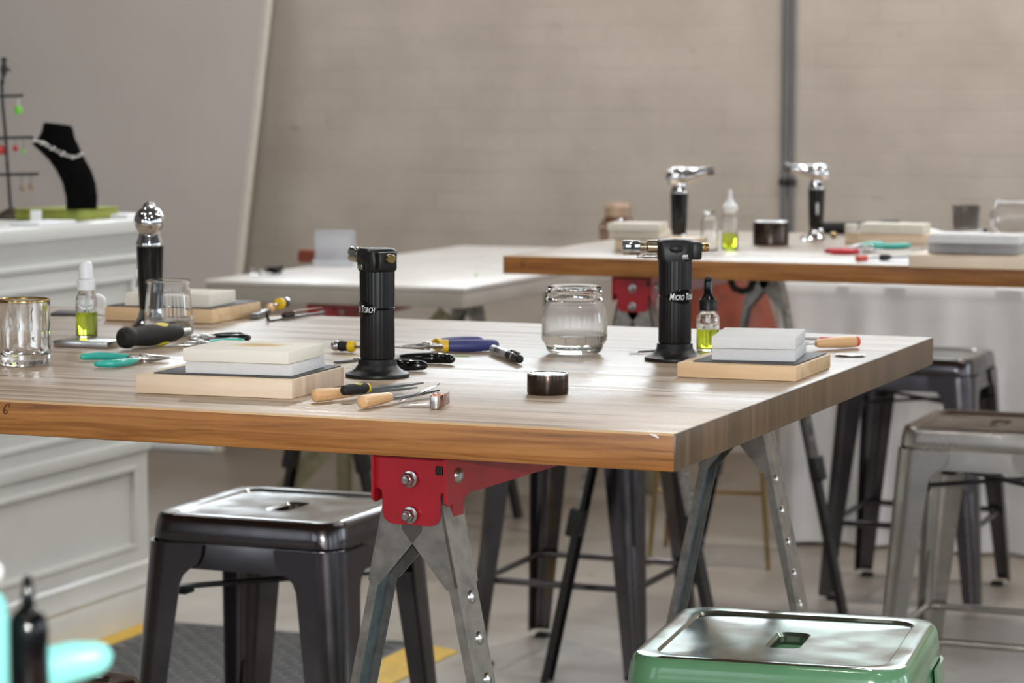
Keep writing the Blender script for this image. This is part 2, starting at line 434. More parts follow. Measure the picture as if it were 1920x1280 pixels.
def window(axis, pos, a, b, z0, z1):
    global wn
    mb = MB(); w = .05
    def bx(p, q, u0, u1):
        if axis == 'Y': mb.box((pos+.08, p, u0), (pos+.13, q, u1))
        else: mb.box((p, pos+.08, u0), (q, pos+.13, u1))
    bx(a, a+w, z0, z1); bx(b-w, b, z0, z1); bx(a, b, z0, z0+w); bx(a, b, z1-w, z1)
    for i in (1, 2): c = a+(b-a)*i/3; bx(c-.015, c+.015, z0, z1)
    for i in (1, 2): c = z0+(z1-z0)*i/3; bx(a, b, c-.015, c+.015)
    struct(mb.build('window_%d' % wn, 'grey_paint', smooth=0)); wn += 1
for a, b_ in RSP: window('Y', 6.0, a, b_, 1.0, 3.4)
for a, b_ in BSP: window('X', -4.2, a, b_, 1.0, 3.3)

for a, b_ in CSP: window('X', YW, a, b_, 2.2, 3.2)
# leaning smooth panel at the left of the brick wall
p0 = at(402, 847, 0)
lean = .255
pb = MB()
hgt = 2.1; x1 = p0.x; x0 = -7.6; y0 = p0.y; th = .03
pb.loft([[(x0, y0, 0), (x1, y0, 0), (x1, y0+th, 0), (x0, y0+th, 0)],
         [(x0, y0+lean*hgt, hgt), (x1, y0+lean*hgt, hgt), (x1, y0+lean*hgt+th, hgt), (x0, y0+lean*hgt+th, hgt)]])
panel = thing('leaning_panel', 'large smooth pale grey panel leaning against the brick wall behind the jewellery cabinet', 'panel')
pb.build('board', 'panel_paint', panel, smooth=0)
eb = MB(); eb.loft([[(x1+.001, y0-.002, 0.001), (x1+.02, y0-.002, 0.001), (x1+.02, y0+th, 0.001), (x1+.001, y0+th, 0.001)],
         [(x1+.001, y0+lean*hgt-.002, hgt), (x1+.02, y0+lean*hgt-.002, hgt), (x1+.02, y0+lean*hgt+th, hgt), (x1+.001, y0+lean*hgt+th, hgt)]])
eb.build('edge_strip', 'panel_edge', panel, smooth=0)
MB().box((x0, y0-.02, .002), (x1, y0-.001, .028), .003).build('bottom_rail', 'white_plastic', panel)

# electrical conduits on the brick wall
for du, lab in ((1467.5, 'left of two grey metal conduits running up the brick wall'), (1483, 'right of two grey metal conduits running up the brick wall')):
    q = atY(du, 300, YW-.03)
    t = thing('wall_conduit', lab, 'pipe', (q.x, YW-.02, 0.02), group='conduits on the brick wall')
    MB().lathe([(.0088, 0), (.0088, 4.1)], 14, cap=(True, True)).build('tube', 'conduit', t)
    q2 = atY(du, 352, YW-.03)
    MB().box((-.0135, -.014, q2.z-.012), (.0135, .019, q2.z+.012), .003).build('strap', 'dark_iron', t)

# floor mat
mz = .014
mt = thing('floor_mat', 'grey textured anti-fatigue mat with yellow borders beside the white cabinet', 'mat', (0, 0, .001))
def grid_mat():
    mb = MB(); mb.box((-3.02, 3.4, 0), (-2.392, 5.33, mz), .003)
    return mb
g = grid_mat(); 
for i in range(13):
    for j in range(40):
        xx = -3.0+i*.048+(.024 if j % 2 else 0); yy = 4.3+j*.0255
        if xx < -2.43: g.box((xx, yy, mz-.001), (xx+.036, yy+.012, mz+.003))
g.build('tread', 'mat_grey', mt, smooth=0)
for a, b_ in ((-3.105, -3.021), (-2.391, -2.29)):
    MB().loft([[(a, 3.4, 0), (b_, 3.4, 0), (b_, 3.4, mz*(1 if a < -3 else .15)), (a, 3.4, mz*(.15 if a < -3 else 1))],
               [(a, 5.33, 0), (b_, 5.33, 0), (b_, 5.33, mz*(1 if a < -3 else .15)), (a, 5.33, mz*(.15 if a < -3 else 1))]]).build('border_strip', 'mat_yellow', mt, smooth=0)

# ------------------------------------------------------------------ white panelled cabinet
CX, CY1, CZ = -3.13, 5.40, .963
cab = thing('panelled_cabinet', 'long white panelled display cabinet at the left wall', 'cabinet', (CX, CY1, 0))
W_, L_ = .55, 2.2   # depth in -X, length in -Y
MB().box((-W_, -L_, .09), (-.012, 0, .93)).build('body', 'cabinet_paint', cab, smooth=0)
def bar_x(x0, x1, z0, z1, y0=-L_, y1=.0, bev=.004):
    return MB().box((x0, y0, z0), (x1, y1, z1), bev)
MB().box((-W_-.01, -L_-.02, .93), (.04, .03, CZ), .006).build('counter_top', 'cabinet_paint', cab)
mb = MB(); mb.loft([[(-.012, y, z) for y, z in ()] or [(x, -L_, z) for x, z in ((-.012, .86), (.012, .862), (.016, .872), (.008, .88), (.012, .9), (.03, .922), (.032, .93), (-.012, .93))],
                    [(x, .02, z) for x, z in ((-.012, .86), (.012, .862), (.016, .872), (.008, .88), (.012, .9), (.03, .922), (.032, .93), (-.012, .93))]])
mb.build('cornice', 'cabinet_paint', cab)
def panel_frame(z0, z1, y0, y1, nm):
    o = MB().box((-.011, y0, z0), (-.004, y1, z1)).build(nm, 'cabinet_paint', cab, smooth=0)
    w = .05; mb = MB()
    mb.box((-.011, y0, z1-w*.6), (.006, y1, z1)); mb.box((-.011, y0, z0), (.006, y1, z0+w*.6))
    mb.box((-.011, y0, z0+w*.6), (.006, y0+w, z1-w*.6)); mb.box((-.011, y1-w, z0+w*.6), (.006, y1, z1-w*.6))
    m2 = .014
    ya, yb, za, zb = y0+w, y1-w, z0+w*.6, z1-w*.6
    mb.box((-.011, ya, zb-m2), (.010, yb, zb), .004); mb.box((-.011, ya, za), (.010, yb, za+m2), .004)
    mb.box((-.011, ya, za+m2), (.010, ya+m2, zb-m2), .002); mb.box((-.011, yb-m2, za+m2), (.010, yb, zb-m2), .002)
    mb.build('moulding', 'cabinet_paint', o)
panel_frame(.44, .86, -1.06, -.004, 'panel'); panel_frame(.15, .41, -1.06, -.004, 'panel')
panel_frame(.44, .86, -2.15, -1.07, 'panel'); panel_frame(.15, .41, -2.15, -1.07, 'panel')
bar_x(-.012, .016, .41, .44, y1=.004).build('rail', 'cabinet_paint', cab)
mb = MB(); pr = ((-.012, 0), (.024, 0), (.024, .075), (.018, .085), (.022, .095), (.012, .118), (.014, .14), (.002, .152), (-.012, .152))
mb.loft([[(x, -L_, z) for x, z in pr], [(x, .018, z) for x, z in pr]]); mb.build('plinth', 'cabinet_paint', cab)

# ------------------------------------------------------------------ tables
def slab(name, label, x0, y0, w, d, z, th, mark=None, chip=None):
    """tabletop: origin at its front right corner on the underside"""
    t = thing(name, label, 'table top', (x0, y0, z-th), group='butcher block table tops')
    b = bmesh.new(); bmesh.ops.create_cube(b, size=1)
    for v in b.verts: v.co = Vector((v.co.x*w, v.co.y*d+d/2, v.co.z*th+th/2)); 
    for v in b.verts: v.co.x -= w/2
    bmesh.ops.bevel(b, geom=list(b.edges), offset=.0022, segments=2, profile=.5, affect='EDGES')
    mb = MB(); b.normal_update(); b.faces.ensure_lookup_table()
    vs = [mb.bm.verts.new(v.co) for v in b.verts]; b.verts.index_update()
    for f in b.faces:
        n = f.normal; fc = mb.bm.faces.new([vs[v.index] for v in f.verts])
        if n.z > .95: fc.material_index = 0
        elif abs(n.y) > .95: fc.material_index = 1
        elif abs(n.x) > .95: fc.material_index = 2
        elif abs(n.x) > .2: fc.material_index = 2
        elif n.z > .2: fc.material_index = 3
        else: fc.material_index = 1
    b.free()
    mb.build('slab', ['oak_top', 'oak_front', 'oak_end', 'oak_worn'], t, smooth=30)
    return t
main = slab('butcher_block_top', 'near oak butcher block table top crowded with torches, bricks and pliers', -.8145, 2.443, 1.95, 1.127, TOP, TH)
far = slab('butcher_block_top', 'far oak butcher block table top with two chrome torches on it', -2.077+1.95, 5.0755, 1.95, 1.127, TOP, TH)
def pencil_mark(t, u, v, Y, sc):
    """hand-drawn six and foot tick"""
    q = atY(u, v, Y) - Vector(t.location)
    pts = [(.35, 1.0), (.1, .75), (-.15, .4), (-.25, .05), (-.15, -.25), (.1, -.32), (.3, -.12), (.28, .12), (.08, .2), (-.15, .05)]
    pts = [(q.x+a*sc, -.0006, q.z+b_*sc) for a, b_ in pts]
    mb = MB(); mb.tube(pts, .0007, 6); mb.tube([(q.x+.72*sc, -.0006, q.z+1.15*sc), (q.x+.62*sc, -.0006, q.z+.6*sc)], .0007, 6)
    o = mb.build('pencil_mark', 'pencil_brown', t); o['label'] = 'brown handwritten six with a foot tick'
pencil_mark(main, 10, 771, 2.443, .0085)
pencil_mark(far, 980, 496, 5.0755, .0125)
q = atY(1228, 817, 2.443)-Vector(main.location)
mb = MB(); mb.tube([(q.x-.005, -.0004, q.z+.0015), (q.x, -.0006, q.z+.0005), (q.x+.004, -.0004, q.z-.002)], [.0006, .0014, .0008], 8, flat=(1, .5), up=(0, 1, 0))
o = mb.build('paint_fleck', 'print_white', main); o['label'] = 'white paint fleck near the corner'

# white folding-height table at the back left
zt = .76
a = at(870, 539, zt); b2 = at(378, 525, zt)
wt = thing('white_table', 'white topped table in front of the grey panel and brick wall', 'table', (b2.x, a.y, 0))
ww = a.x-b2.x
MB().box((0, 0, zt-.012), (ww, 1.75, zt), .004).build('tabletop', 'white_top', wt)
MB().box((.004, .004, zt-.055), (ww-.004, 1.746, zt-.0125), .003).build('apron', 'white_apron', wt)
for i, (xx, yy) in enumerate(((.05, 1.6), (ww-.05, 1.6), (.05, .75), (ww-.05, .75))):
    MB().box((xx-.018, yy-.018, 0), (xx+.018, yy+.018, zt-.056), .003).build('leg', 'tan_plank', wt)
pk = thing('tan_plank', 'pale greenish tan plank leaning under the white table', 'plank', (0, 0, 0))
pa = atY(838, 590, a.y+.12); pd = atY(560, 892, a.y+.12)
k = (pa.z)/(pa.z-pd.z); pf = pa+(pd-pa)*k
dirv = (pa-pf).normalized(); 
mb = MB(); mb.tube([pf+dirv*.035, pa], .028, 4, flat=(1, .45), up=(0, 1, 0)); mb.build('board', 'tan_plank', pk, smooth=0)

# cloth covered table at the back right
cz = .735; cY = 7.0
ct = thing('cloth_table', 'table draped to the floor in white cloth behind the far butcher block', 'table', (0, 0, 0))
xL, xR = at(1468, 1010, 0).x, -.2
MB().box((xL+.03, cY+.03, cz-.03), (xR-.03, cY+.72, cz-.004)).build('tabletop', 'white_apron', ct, smooth=0)
for xx in (xL+.08, xR-.08):
    for yy in (cY+.08, cY+.66): MB().box((xx-.02, yy-.02, 0), (xx+.02, yy+.02, cz-.031)).build('leg', 'dark_iron', ct, smooth=0)
mb = MB(); nx = 150; rows = []
path = []
for i in range(nx+1):
    path.append((xL+(xR-xL)*i/nx, cY, 0, -1))
for i in range(1, 40): path.append((xR, cY+.75*i/40, 1, 0))
pathL = [(xL, cY+.75*(1-i/40), -1, 0) for i in range(40)]
path = pathL+path
for k, z in enumerate((.012, .06, .2, .4, .6, .70, .728, cz)):
    rw = []
    for i, (x, y, nxn, nyn) in enumerate(path):
        s_ = (cz-z)/cz
        wv = (.022*math.sin(i*.33+1.3*math.sin(i*.11))+.012*math.sin(i*.71+2))*min(1, s_*2.2)+.012*s_ - (0.012 if z == cz else 0)
        rw.append((x+nxn*wv, y+nyn*wv, z))
    rows.append(rw)
mb.loft(rows, (False, False), False)
topv = [(x, y, cz) for (x, y, _, _) in path]
mb.add([(xL+.012, cY+.012, cz), (xR-.012, cY+.012, cz), (xR-.012, cY+.75, cz), (xL+.012, cY+.75, cz)], [(0, 1, 2, 3)])
o = mb.build('cloth', 'white_cloth', None, smooth=60); tag(o, 'white tablecloth hanging in folds behind the far table', 'tablecloth')

# ------------------------------------------------------------------ sawhorses
def make_sawhorse(label, loc, rotz, H, L=1.0, lower_from=.36):
    t = thing('sawhorse', label, 'sawhorse', loc, rotz, 'folding metal sawhorses')
    # rail: red inverted channel along +Y
    mb = MB()
    w = .034
    mb.box((-w, .055, H-.004), (w, L-.055, H)); mb.box((-w, .055, H-.045), (-w+.003, L-.055, H-.003)); mb.box((w-.003, .055, H-.045), (w, L-.055, H-.003))
    mb.build('rail', 'red_paint', t, smooth=0)
    for end in (0, 1):
        F = Matrix.Identity(4) if end == 0 else T(0, L, 0) @ Rz(PI)
        # bracket plate: T shape in xz plane at y 0
        bw, sh, tw, hh, r = .042, .034, .034, .072, .012
        poly = [(-bw, 0), (-bw, -sh), (-tw-.001, -sh-.003), (-tw, -sh-.008)]
        poly += [(-tw+r-r*math.cos(R(a_)), -hh+r-r*math.sin(R(a_))) for a_ in (0, 30, 60, 90)]
        poly += [(tw-r+r*math.sin(R(a_)), -hh+r-r*math.cos(R(a_))) for a_ in (0, 30, 60, 90)]
        poly += [(tw, -sh-.008), (tw+.001, -sh-.003), (bw, -sh), (bw, 0)]
        mb = MB(); mb.prism(poly, .003, F @ T(0, 0, H) @ Rx(R(90)) @ T(0, 0, -.003))
        mb.box((-bw-.001, 0, H-.003), (bw+.001, .07, H), M=F)
        # side cheeks
        for sx in (-1, 1):
            x0 = sx*(bw+.0005); chk = [(0-.006, 0), (.07, 0), (.07, -.036), (.03, -.046), (.0, -.05), (-.006, -.046)]
            b = MB(); mb.prism(chk, .003, F @ T(x0-.0015, 0, H) @ Matrix(((0, 0, 1, 0), (1, 0, 0, 0), (0, 1, 0, 0), (0, 0, 0, 1))))
            chk2 = [(.02, -.04), (.05, -.04), (.046, -.075), (.036, -.082), (.026, -.075)]
            mb.prism(chk2, .003, F @ T(sx*(bw-.006)-.0015, 0, H) @ Matrix(((0, 0, 1, 0), (1, 0, 0, 0), (0, 1, 0, 0), (0, 0, 0, 1))))
        br = mb.build('head_bracket', 'red_paint', t, smooth=30)
        # square slot
        MB().box((bw-.012, -.0034, H-.017), (bw-.004, .0, H-.008), .001, M=F).build('slot', 'black_steel', br, smooth=0)
        for zz in (-.023, -.061):
            mb = MB(); BM = F @ T(0, -.003, H+zz) @ Rx(R(90))
            mb.lathe([(.0088, 0), (.0088, .0012), (.0075, .0016)], 24, BM)
            mb.lathe([(.0072, .0016), (.0072, .006), (.0058, .0075)], 6, BM)
            mb.lathe([(.0044, .0075), (.0044, .010), (.0038, .0115), (.0015, .0118)], 16, BM)
            mb.build('bolt', 'steel', br)
        for sx in (-1, 1):
            mb = MB(); BM = F @ T(sx*(bw+.002), .022, H-.02) @ Ry(sx*R(90))
            mb.lathe([(.0085, 0), (.0078, .002), (.005, .004), (.001, .0046)], 20, BM)
            mb.build('rivet', 'steel', br)
        # legs: two per end
        for sx in (-1, 1):
            sl = .215; x0 = sx*.031
            def X(z): return x0+sx*sl*(H-.034-z)
            zt_, zg = H-.036, H-.135
            d = .05; tk = .003
            mb = MB()
            # gusset: triangular front flange, and outer web behind it
            ig = sx*.004
            for yy in (.002, d-.001):
                pts = [(X(zt_), zt_), (X(zg), zg), (X(zg)-sx*.012, zg-.004), (-sx*.012, H-.078), (-sx*.012, H-.045)]
                mb.prism([(p[0], p[1]) for p in pts], .002, F @ T(0, yy+.002, 0) @ Rx(R(90)))
            mb.loft([[(X(zt_), .002, zt_), (X(zt_)-sx*tk, .002, zt_), (X(zt_)-sx*tk, d, zt_), (X(zt_), d, zt_)],
                     [(X(zg), .002, zg), (X(zg)-sx*tk, .002, zg), (X(zg)-sx*tk, d, zg), (X(zg), d, zg)]], M=F)
            mb.build('leg_gusset', 'galvanised', t, smooth=30)
            zl = lower_from
            def chan(za, zb, off, fw, y0, y1):
                mb = MB(); P = lambda z, i: X(z)-sx*(off+i)
                mb.loft([[(P(za, 0), y0, za), (P(za, fw), y0, za), (P(za, fw), y0+.002, za), (P(za, .002), y0+.002, za), (P(za, .002), y1-.002, za), (P(za, fw), y1-.002, za), (P(za, fw), y1, za), (P(za, 0), y1, za)],
                         [(P(zb, 0), y0, zb), (P(zb, fw), y0, zb), (P(zb, fw), y0+.002, zb), (P(zb, .002), y0+.002, zb), (P(zb, .002), y1-.002, zb), (P(zb, fw), y1-.002, zb), (P(zb, fw), y1, zb), (P(zb, 0), y1, zb)]], M=F)
                return mb
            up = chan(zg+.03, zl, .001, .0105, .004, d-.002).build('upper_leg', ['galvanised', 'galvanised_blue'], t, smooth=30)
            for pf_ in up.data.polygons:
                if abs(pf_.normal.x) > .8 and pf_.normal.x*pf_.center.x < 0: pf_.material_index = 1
            k = 0
            for zz in [zg-.014-.043*i for i in range(8)]:
                if zz < zl+.03: break
                mb = MB(); BM = F @ T(X(zz)-sx*.001, d*.5+.006, zz) @ Ry(sx*R(90-12))
                mb.lathe([(.0075, 0), (.0062, .0022), (.002, .0036)], 14, BM); mb.build('rivet', 'steel', up)
            lo = chan(zl+.14, .0, .004, .016, .006, d-.004).build('lower_leg', 'black_steel', t, smooth=30)
            mb = MB(); zz = zl-.01
            mb.box((-.016, -.004, -.03), (.012, d+.002, .03), .004, M=F @ T(X(zz)-sx*.008, 0, zz) @ Ry(sx*math.atan(sl)*-1)); mb.build('clamp', 'black_steel', lo)
    return t
def horse_from(label, f, r, H, Y0, low):
    pf_ = at(f[0], f[1], H); pr_ = at(r[0], r[1], H)
    ang = math.atan2(pr_.y-Y0, pr_.x-pf_.x)-PI/2
    return make_sawhorse(label, (pf_.x, Y0, 0), ang, H, lower_from=low)
HS = TOP-TH-.002
h1 = horse_from('sawhorse with red head bracket and galvanised legs holding up the near table', (757, 860), (1395, 690), HS, 2.462, .36)
h2 = make_sawhorse('sawhorse with red head bracket under the far butcher block table', (atY(1186, 560, 5.10).x, 5.10, 0), 0, HS, lower_from=.36)
h3x = atY(605, 585, a.y+.03)
h3 = make_sawhorse('low sawhorse with dark red head in shade beneath the white table', (h3x.x, a.y+.03, 0), 0, zt-.058, lower_from=.3)

# ------------------------------------------------------------------ stools
def make_stool(label, loc, rotz, seat_m, top_m, leg_m, SH=.61, w=.325, slot_rot=0):
    t = thing('metal_stool', label, 'stool', loc, rotz, 'square metal stools')
    k = 6; z = SH; mb = MB(); r = .045
    def rg(wd, rr, zz): return rrect(wd, wd, rr, k, zz)
    rings = [rrect(.036, .088, .012, k, z-.016), rrect(.035, .086, .012, k, z-.009), rrect(.042, .094, .014, k, z-.005)]
    rings += [rg(w-.085, .02, z-.0055), rg(w-.062, .028, z-.0045), rg(w-.056, .03, z-.001)]
    mb.loft(rings, (False, False), mi=1)
    rings2 = [rg(w-.056, .03, z-.001), rg(w-.03, .036, z), rg(w-.014, r-.006, z-.001)]
    mb.loft(rings2, (False, False), mi=1)
    rings2 = [rg(w-.014, r-.006, z-.001), rg(w-.005, r-.001, z-.005), rg(w, r, z-.012), rg(w+.004, r, z-.026), rg(w+.006, r, z-.039), rg(w+.002, r, z-.043), rg(w-.01, r-.005, z-.043), rg(w-.014, r-.007, z-.02)]
    mb.loft(rings2, (False, False), mi=0)
    bmesh.ops.remove_doubles(mb.bm, verts=mb.bm.verts, dist=1e-5)
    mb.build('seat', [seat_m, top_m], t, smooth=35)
    # apron band below the cap
    mb = MB(); aw = w-.002
    mb.loft([rg(aw, r, z-.041), rg(aw+.004, r, z-.052), rg(aw+.008, r, z-.082), rg(aw+.004, r-.002, z-.082), rg(aw-.004, r-.004, z-.044)], (False, False))
    mb.build('apron', leg_m, t, smooth=35)
    # legs
    B = .40
    for (sx, sy) in ((1, 1), (-1, 1), (-1, -1), (1, -1)):
        prof = []
        zs = [z-.044, z-.06, z-.074, z-.083, z-.092, z-.105, z-.13, .3, .15, .012]
        for zz in zs:
            f = (z-zz)/z
            half = w/2+.0035+(B/2-w/2)*f
            fl = .036-.018*f+.03*max(0, 1-(z-.072-zz)/.034)**2.2 if zz < z-.073 else .066
            cr = .044-.024*f
            tk = .0035
            def arc(h, c_, fl_):
                p = [(h-fl_-c_, h)]
                p += [(h-c_-.004, h)]
                p += [(h-c_+c_*math.sin(R(a_)), h-c_+c_*math.cos(R(a_))) for a_ in (0, 15, 30, 45, 60, 75, 90)]
                p += [(h, h-c_-.004), (h, h-fl_-c_)]
                return p
            outer = arc(half, cr, fl); inner = arc(half-tk, cr-tk*.5, fl-tk*.5)
            prof.append([(sx*p[0], sy*p[1], zz) for p in outer+inner[::-1]])
        mb = MB(); mb.loft(prof)
        lg = mb.build('leg', leg_m, t, smooth=35)
        # stiffening rib down the outside corner
        pth = []; 
        for zz in (.31, .2, .1, .015):
            f = (z-zz)/z; h = w/2+(B/2-w/2)*f; cr = .044-.024*f; dd = h-cr+cr*.7071
            pth.append((sx*dd, sy*dd, zz))
        MB().tube(pth, [.004, .010, .009, .008], 10).build('rib', leg_m, lg)
        h = B/2
        MB().box((sx*(h-.03)-.014*1, sy*(h-.03)-.014, 0), (sx*(h-.03)+.03*.5, sy*(h-.03)+.03*.5, .011), .003).build('foot', 'black_rubber', lg)
    zb = .195; f = (z-zb)/z; hb = w/2+(B/2-w/2)*f-.012
    for a_ in range(4):
        MB().tube([(-hb, -hb, zb), (hb, -hb, zb)], .0075, 10, M=Rz(a_*PI/2)).build('footrest', leg_m, t)
    # crossed braces under the seat
    for a_ in (45, 135):
        q_ = w/2*1.29
        mb = MB(); mb.box((-q_, -.011, z-.122), (q_, .011, z-.117), M=Rz(R(a_)) @ T(0, 0, 0 if a_ == 45 else .0052))
        mb.build('brace', 'black_steel', t)
    for (sx, sy) in ((1, 1), (-1, 1), (-1, -1), (1, -1)):
        MB().box((sx*.122-.014, sy*.122-.014, z-.130), (sx*.122+.014, sy*.122+.014, z-.1225), .002).build('bumper', 'black_rubber', t)
    return t
def stool_at(label, u, v, rot, mats, SH=.61, **kw):
    p = at(u, v, SH); return make_stool(label, (p.x, p.y, 0), rot, *mats, SH=SH, **kw)
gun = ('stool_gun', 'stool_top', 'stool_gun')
stool_at('dark gunmetal stool on the far side of the near table left of the red sawhorse', 540, 943, R(0), gun, slot_rot=1)
stool_at('green painted metal stool at the bottom right with its paint worn to bare metal', 1478, 1192, R(6), ('green_paint', 'green_worn', 'green_paint'))
raw = ('stool_raw', 'stool_raw', 'stool_raw')
stool_at('bare steel stool cut off by the right edge, in front of the far table', 1872, 788, R(0), raw)
s4 = make_stool('dark steel stool seen past the near table corner, its seat in bright glare', (-1.50, 6.42, 0), 0, *gun)
s5 = make_stool('steel stool under the near table, only its legs and footrests in view', (-2.005, 5.385, 0), 0, *gun)
s6 = make_stool('dark stool cut off by the bottom edge beside the teal tools', (-1.60, 2.335, 0), 0, *gun)

# ------------------------------------------------------------------ boards and bricks
def brick(label, u, v, z, w, d, h, rot, mat, name='fire_brick', cat='brick', grp='soldering bricks', bev=.0012, corner='fr'):
    """u,v,z: pixel and height of its front right bottom corner"""
    p = at(u, v, z)
    t = MB().box((-w/2, -d/2, 0), (w/2, d/2, h), bev).build(name, mat, None, smooth=30)
    off = Rz(rot) @ Vector((-w/2, d/2, 0))
    t.location = (p.x+off.x, p.y+off.y, z+.0004); t.rotation_euler = (0, 0, rot)
    return tag(t, label, cat, grp)
def board(label, u, v, w, d, h, rot, pad=(.012, .0, .012, .012), mats=('pine', 'pine_end'), padm='pad_grey', z=TOP):
    p = at(u, v, z); off = Rz(rot) @ Vector((-w/2, d/2, 0))
    t = thing('soldering_board', label, 'board', (p.x+off.x, p.y+off.y, z+.0004), rot, 'wooden soldering boards')
    b = bmesh.new(); bmesh.ops.create_cube(b, size=1)
    for v_ in b.verts: v_.co = Vector((v_.co.x*w, v_.co.y*d, v_.co.z*h+h/2))
    bmesh.ops.bevel(b, geom=list(b.edges), offset=.0012, segments=2, profile=.5, affect='EDGES')
    b.normal_update(); mb = MB(); b.verts.index_update(); vs = [mb.bm.verts.new(x_.co) for x_ in b.verts]
    for f in b.faces:
        fc = mb.bm.faces.new([vs[x_.index] for x_ in f.verts]); fc.material_index = 1 if abs(f.normal.x) > .8 else 0
    b.free(); mb.build('block', list(mats), t, smooth=30)
    if pad:
        MB().box((-w/2+pad[0], -d/2+pad[2], h+.0001), (w/2-pad[1], d/2-pad[3], h+.0016), .0004).build('pad', padm, t)
    return t
z1 = TOP+.0232
board('pine soldering board with a dark grey pad, nearest the front edge of the near table', 548, 749, .192, .150, .0215, R(3.3), (.018, .003, .01, .002))
brick('lower white brick of the pair on the front left pine board', 548, 706, z1, .128, .105, .0137, R(6), 'brick_white')
brick('scorched white brick on top of the pair on the front left pine board', 541, 684, z1+.0143, .128, .105, .0145, R(4.2), ['brick_burnt'])
board('wooden soldering board by the near table right end carrying two clean white bricks', 1493, 716, .146, .165, .0175, R(1.2), (.016, .004, .012, .004), mats=('pine_tan', 'pine_tan'))
z2 = TOP+.0192
brick('lower clean white brick on the right hand soldering board', 1491, 679, z2, .100, .112, .0148, R(9), 'brick_white')
brick('upper clean white brick, topmost on the right hand soldering board', 1492, 656.5, z2+.0152, .100, .125, .0142, R(10.5), 'brick_white')
board('wooden soldering board behind the clear tumbler at the back left of the near table', 398, 607, .178, .165, .0205, R(2), (.002, .002, .004, .004), mats=('pine_tan', 'pine_tan'))
z3 = TOP+.0222
brick('cream brick lying on the board behind the clear tumbler', 392, 577, z3, .135, .105, .019, R(6), 'brick_cream')

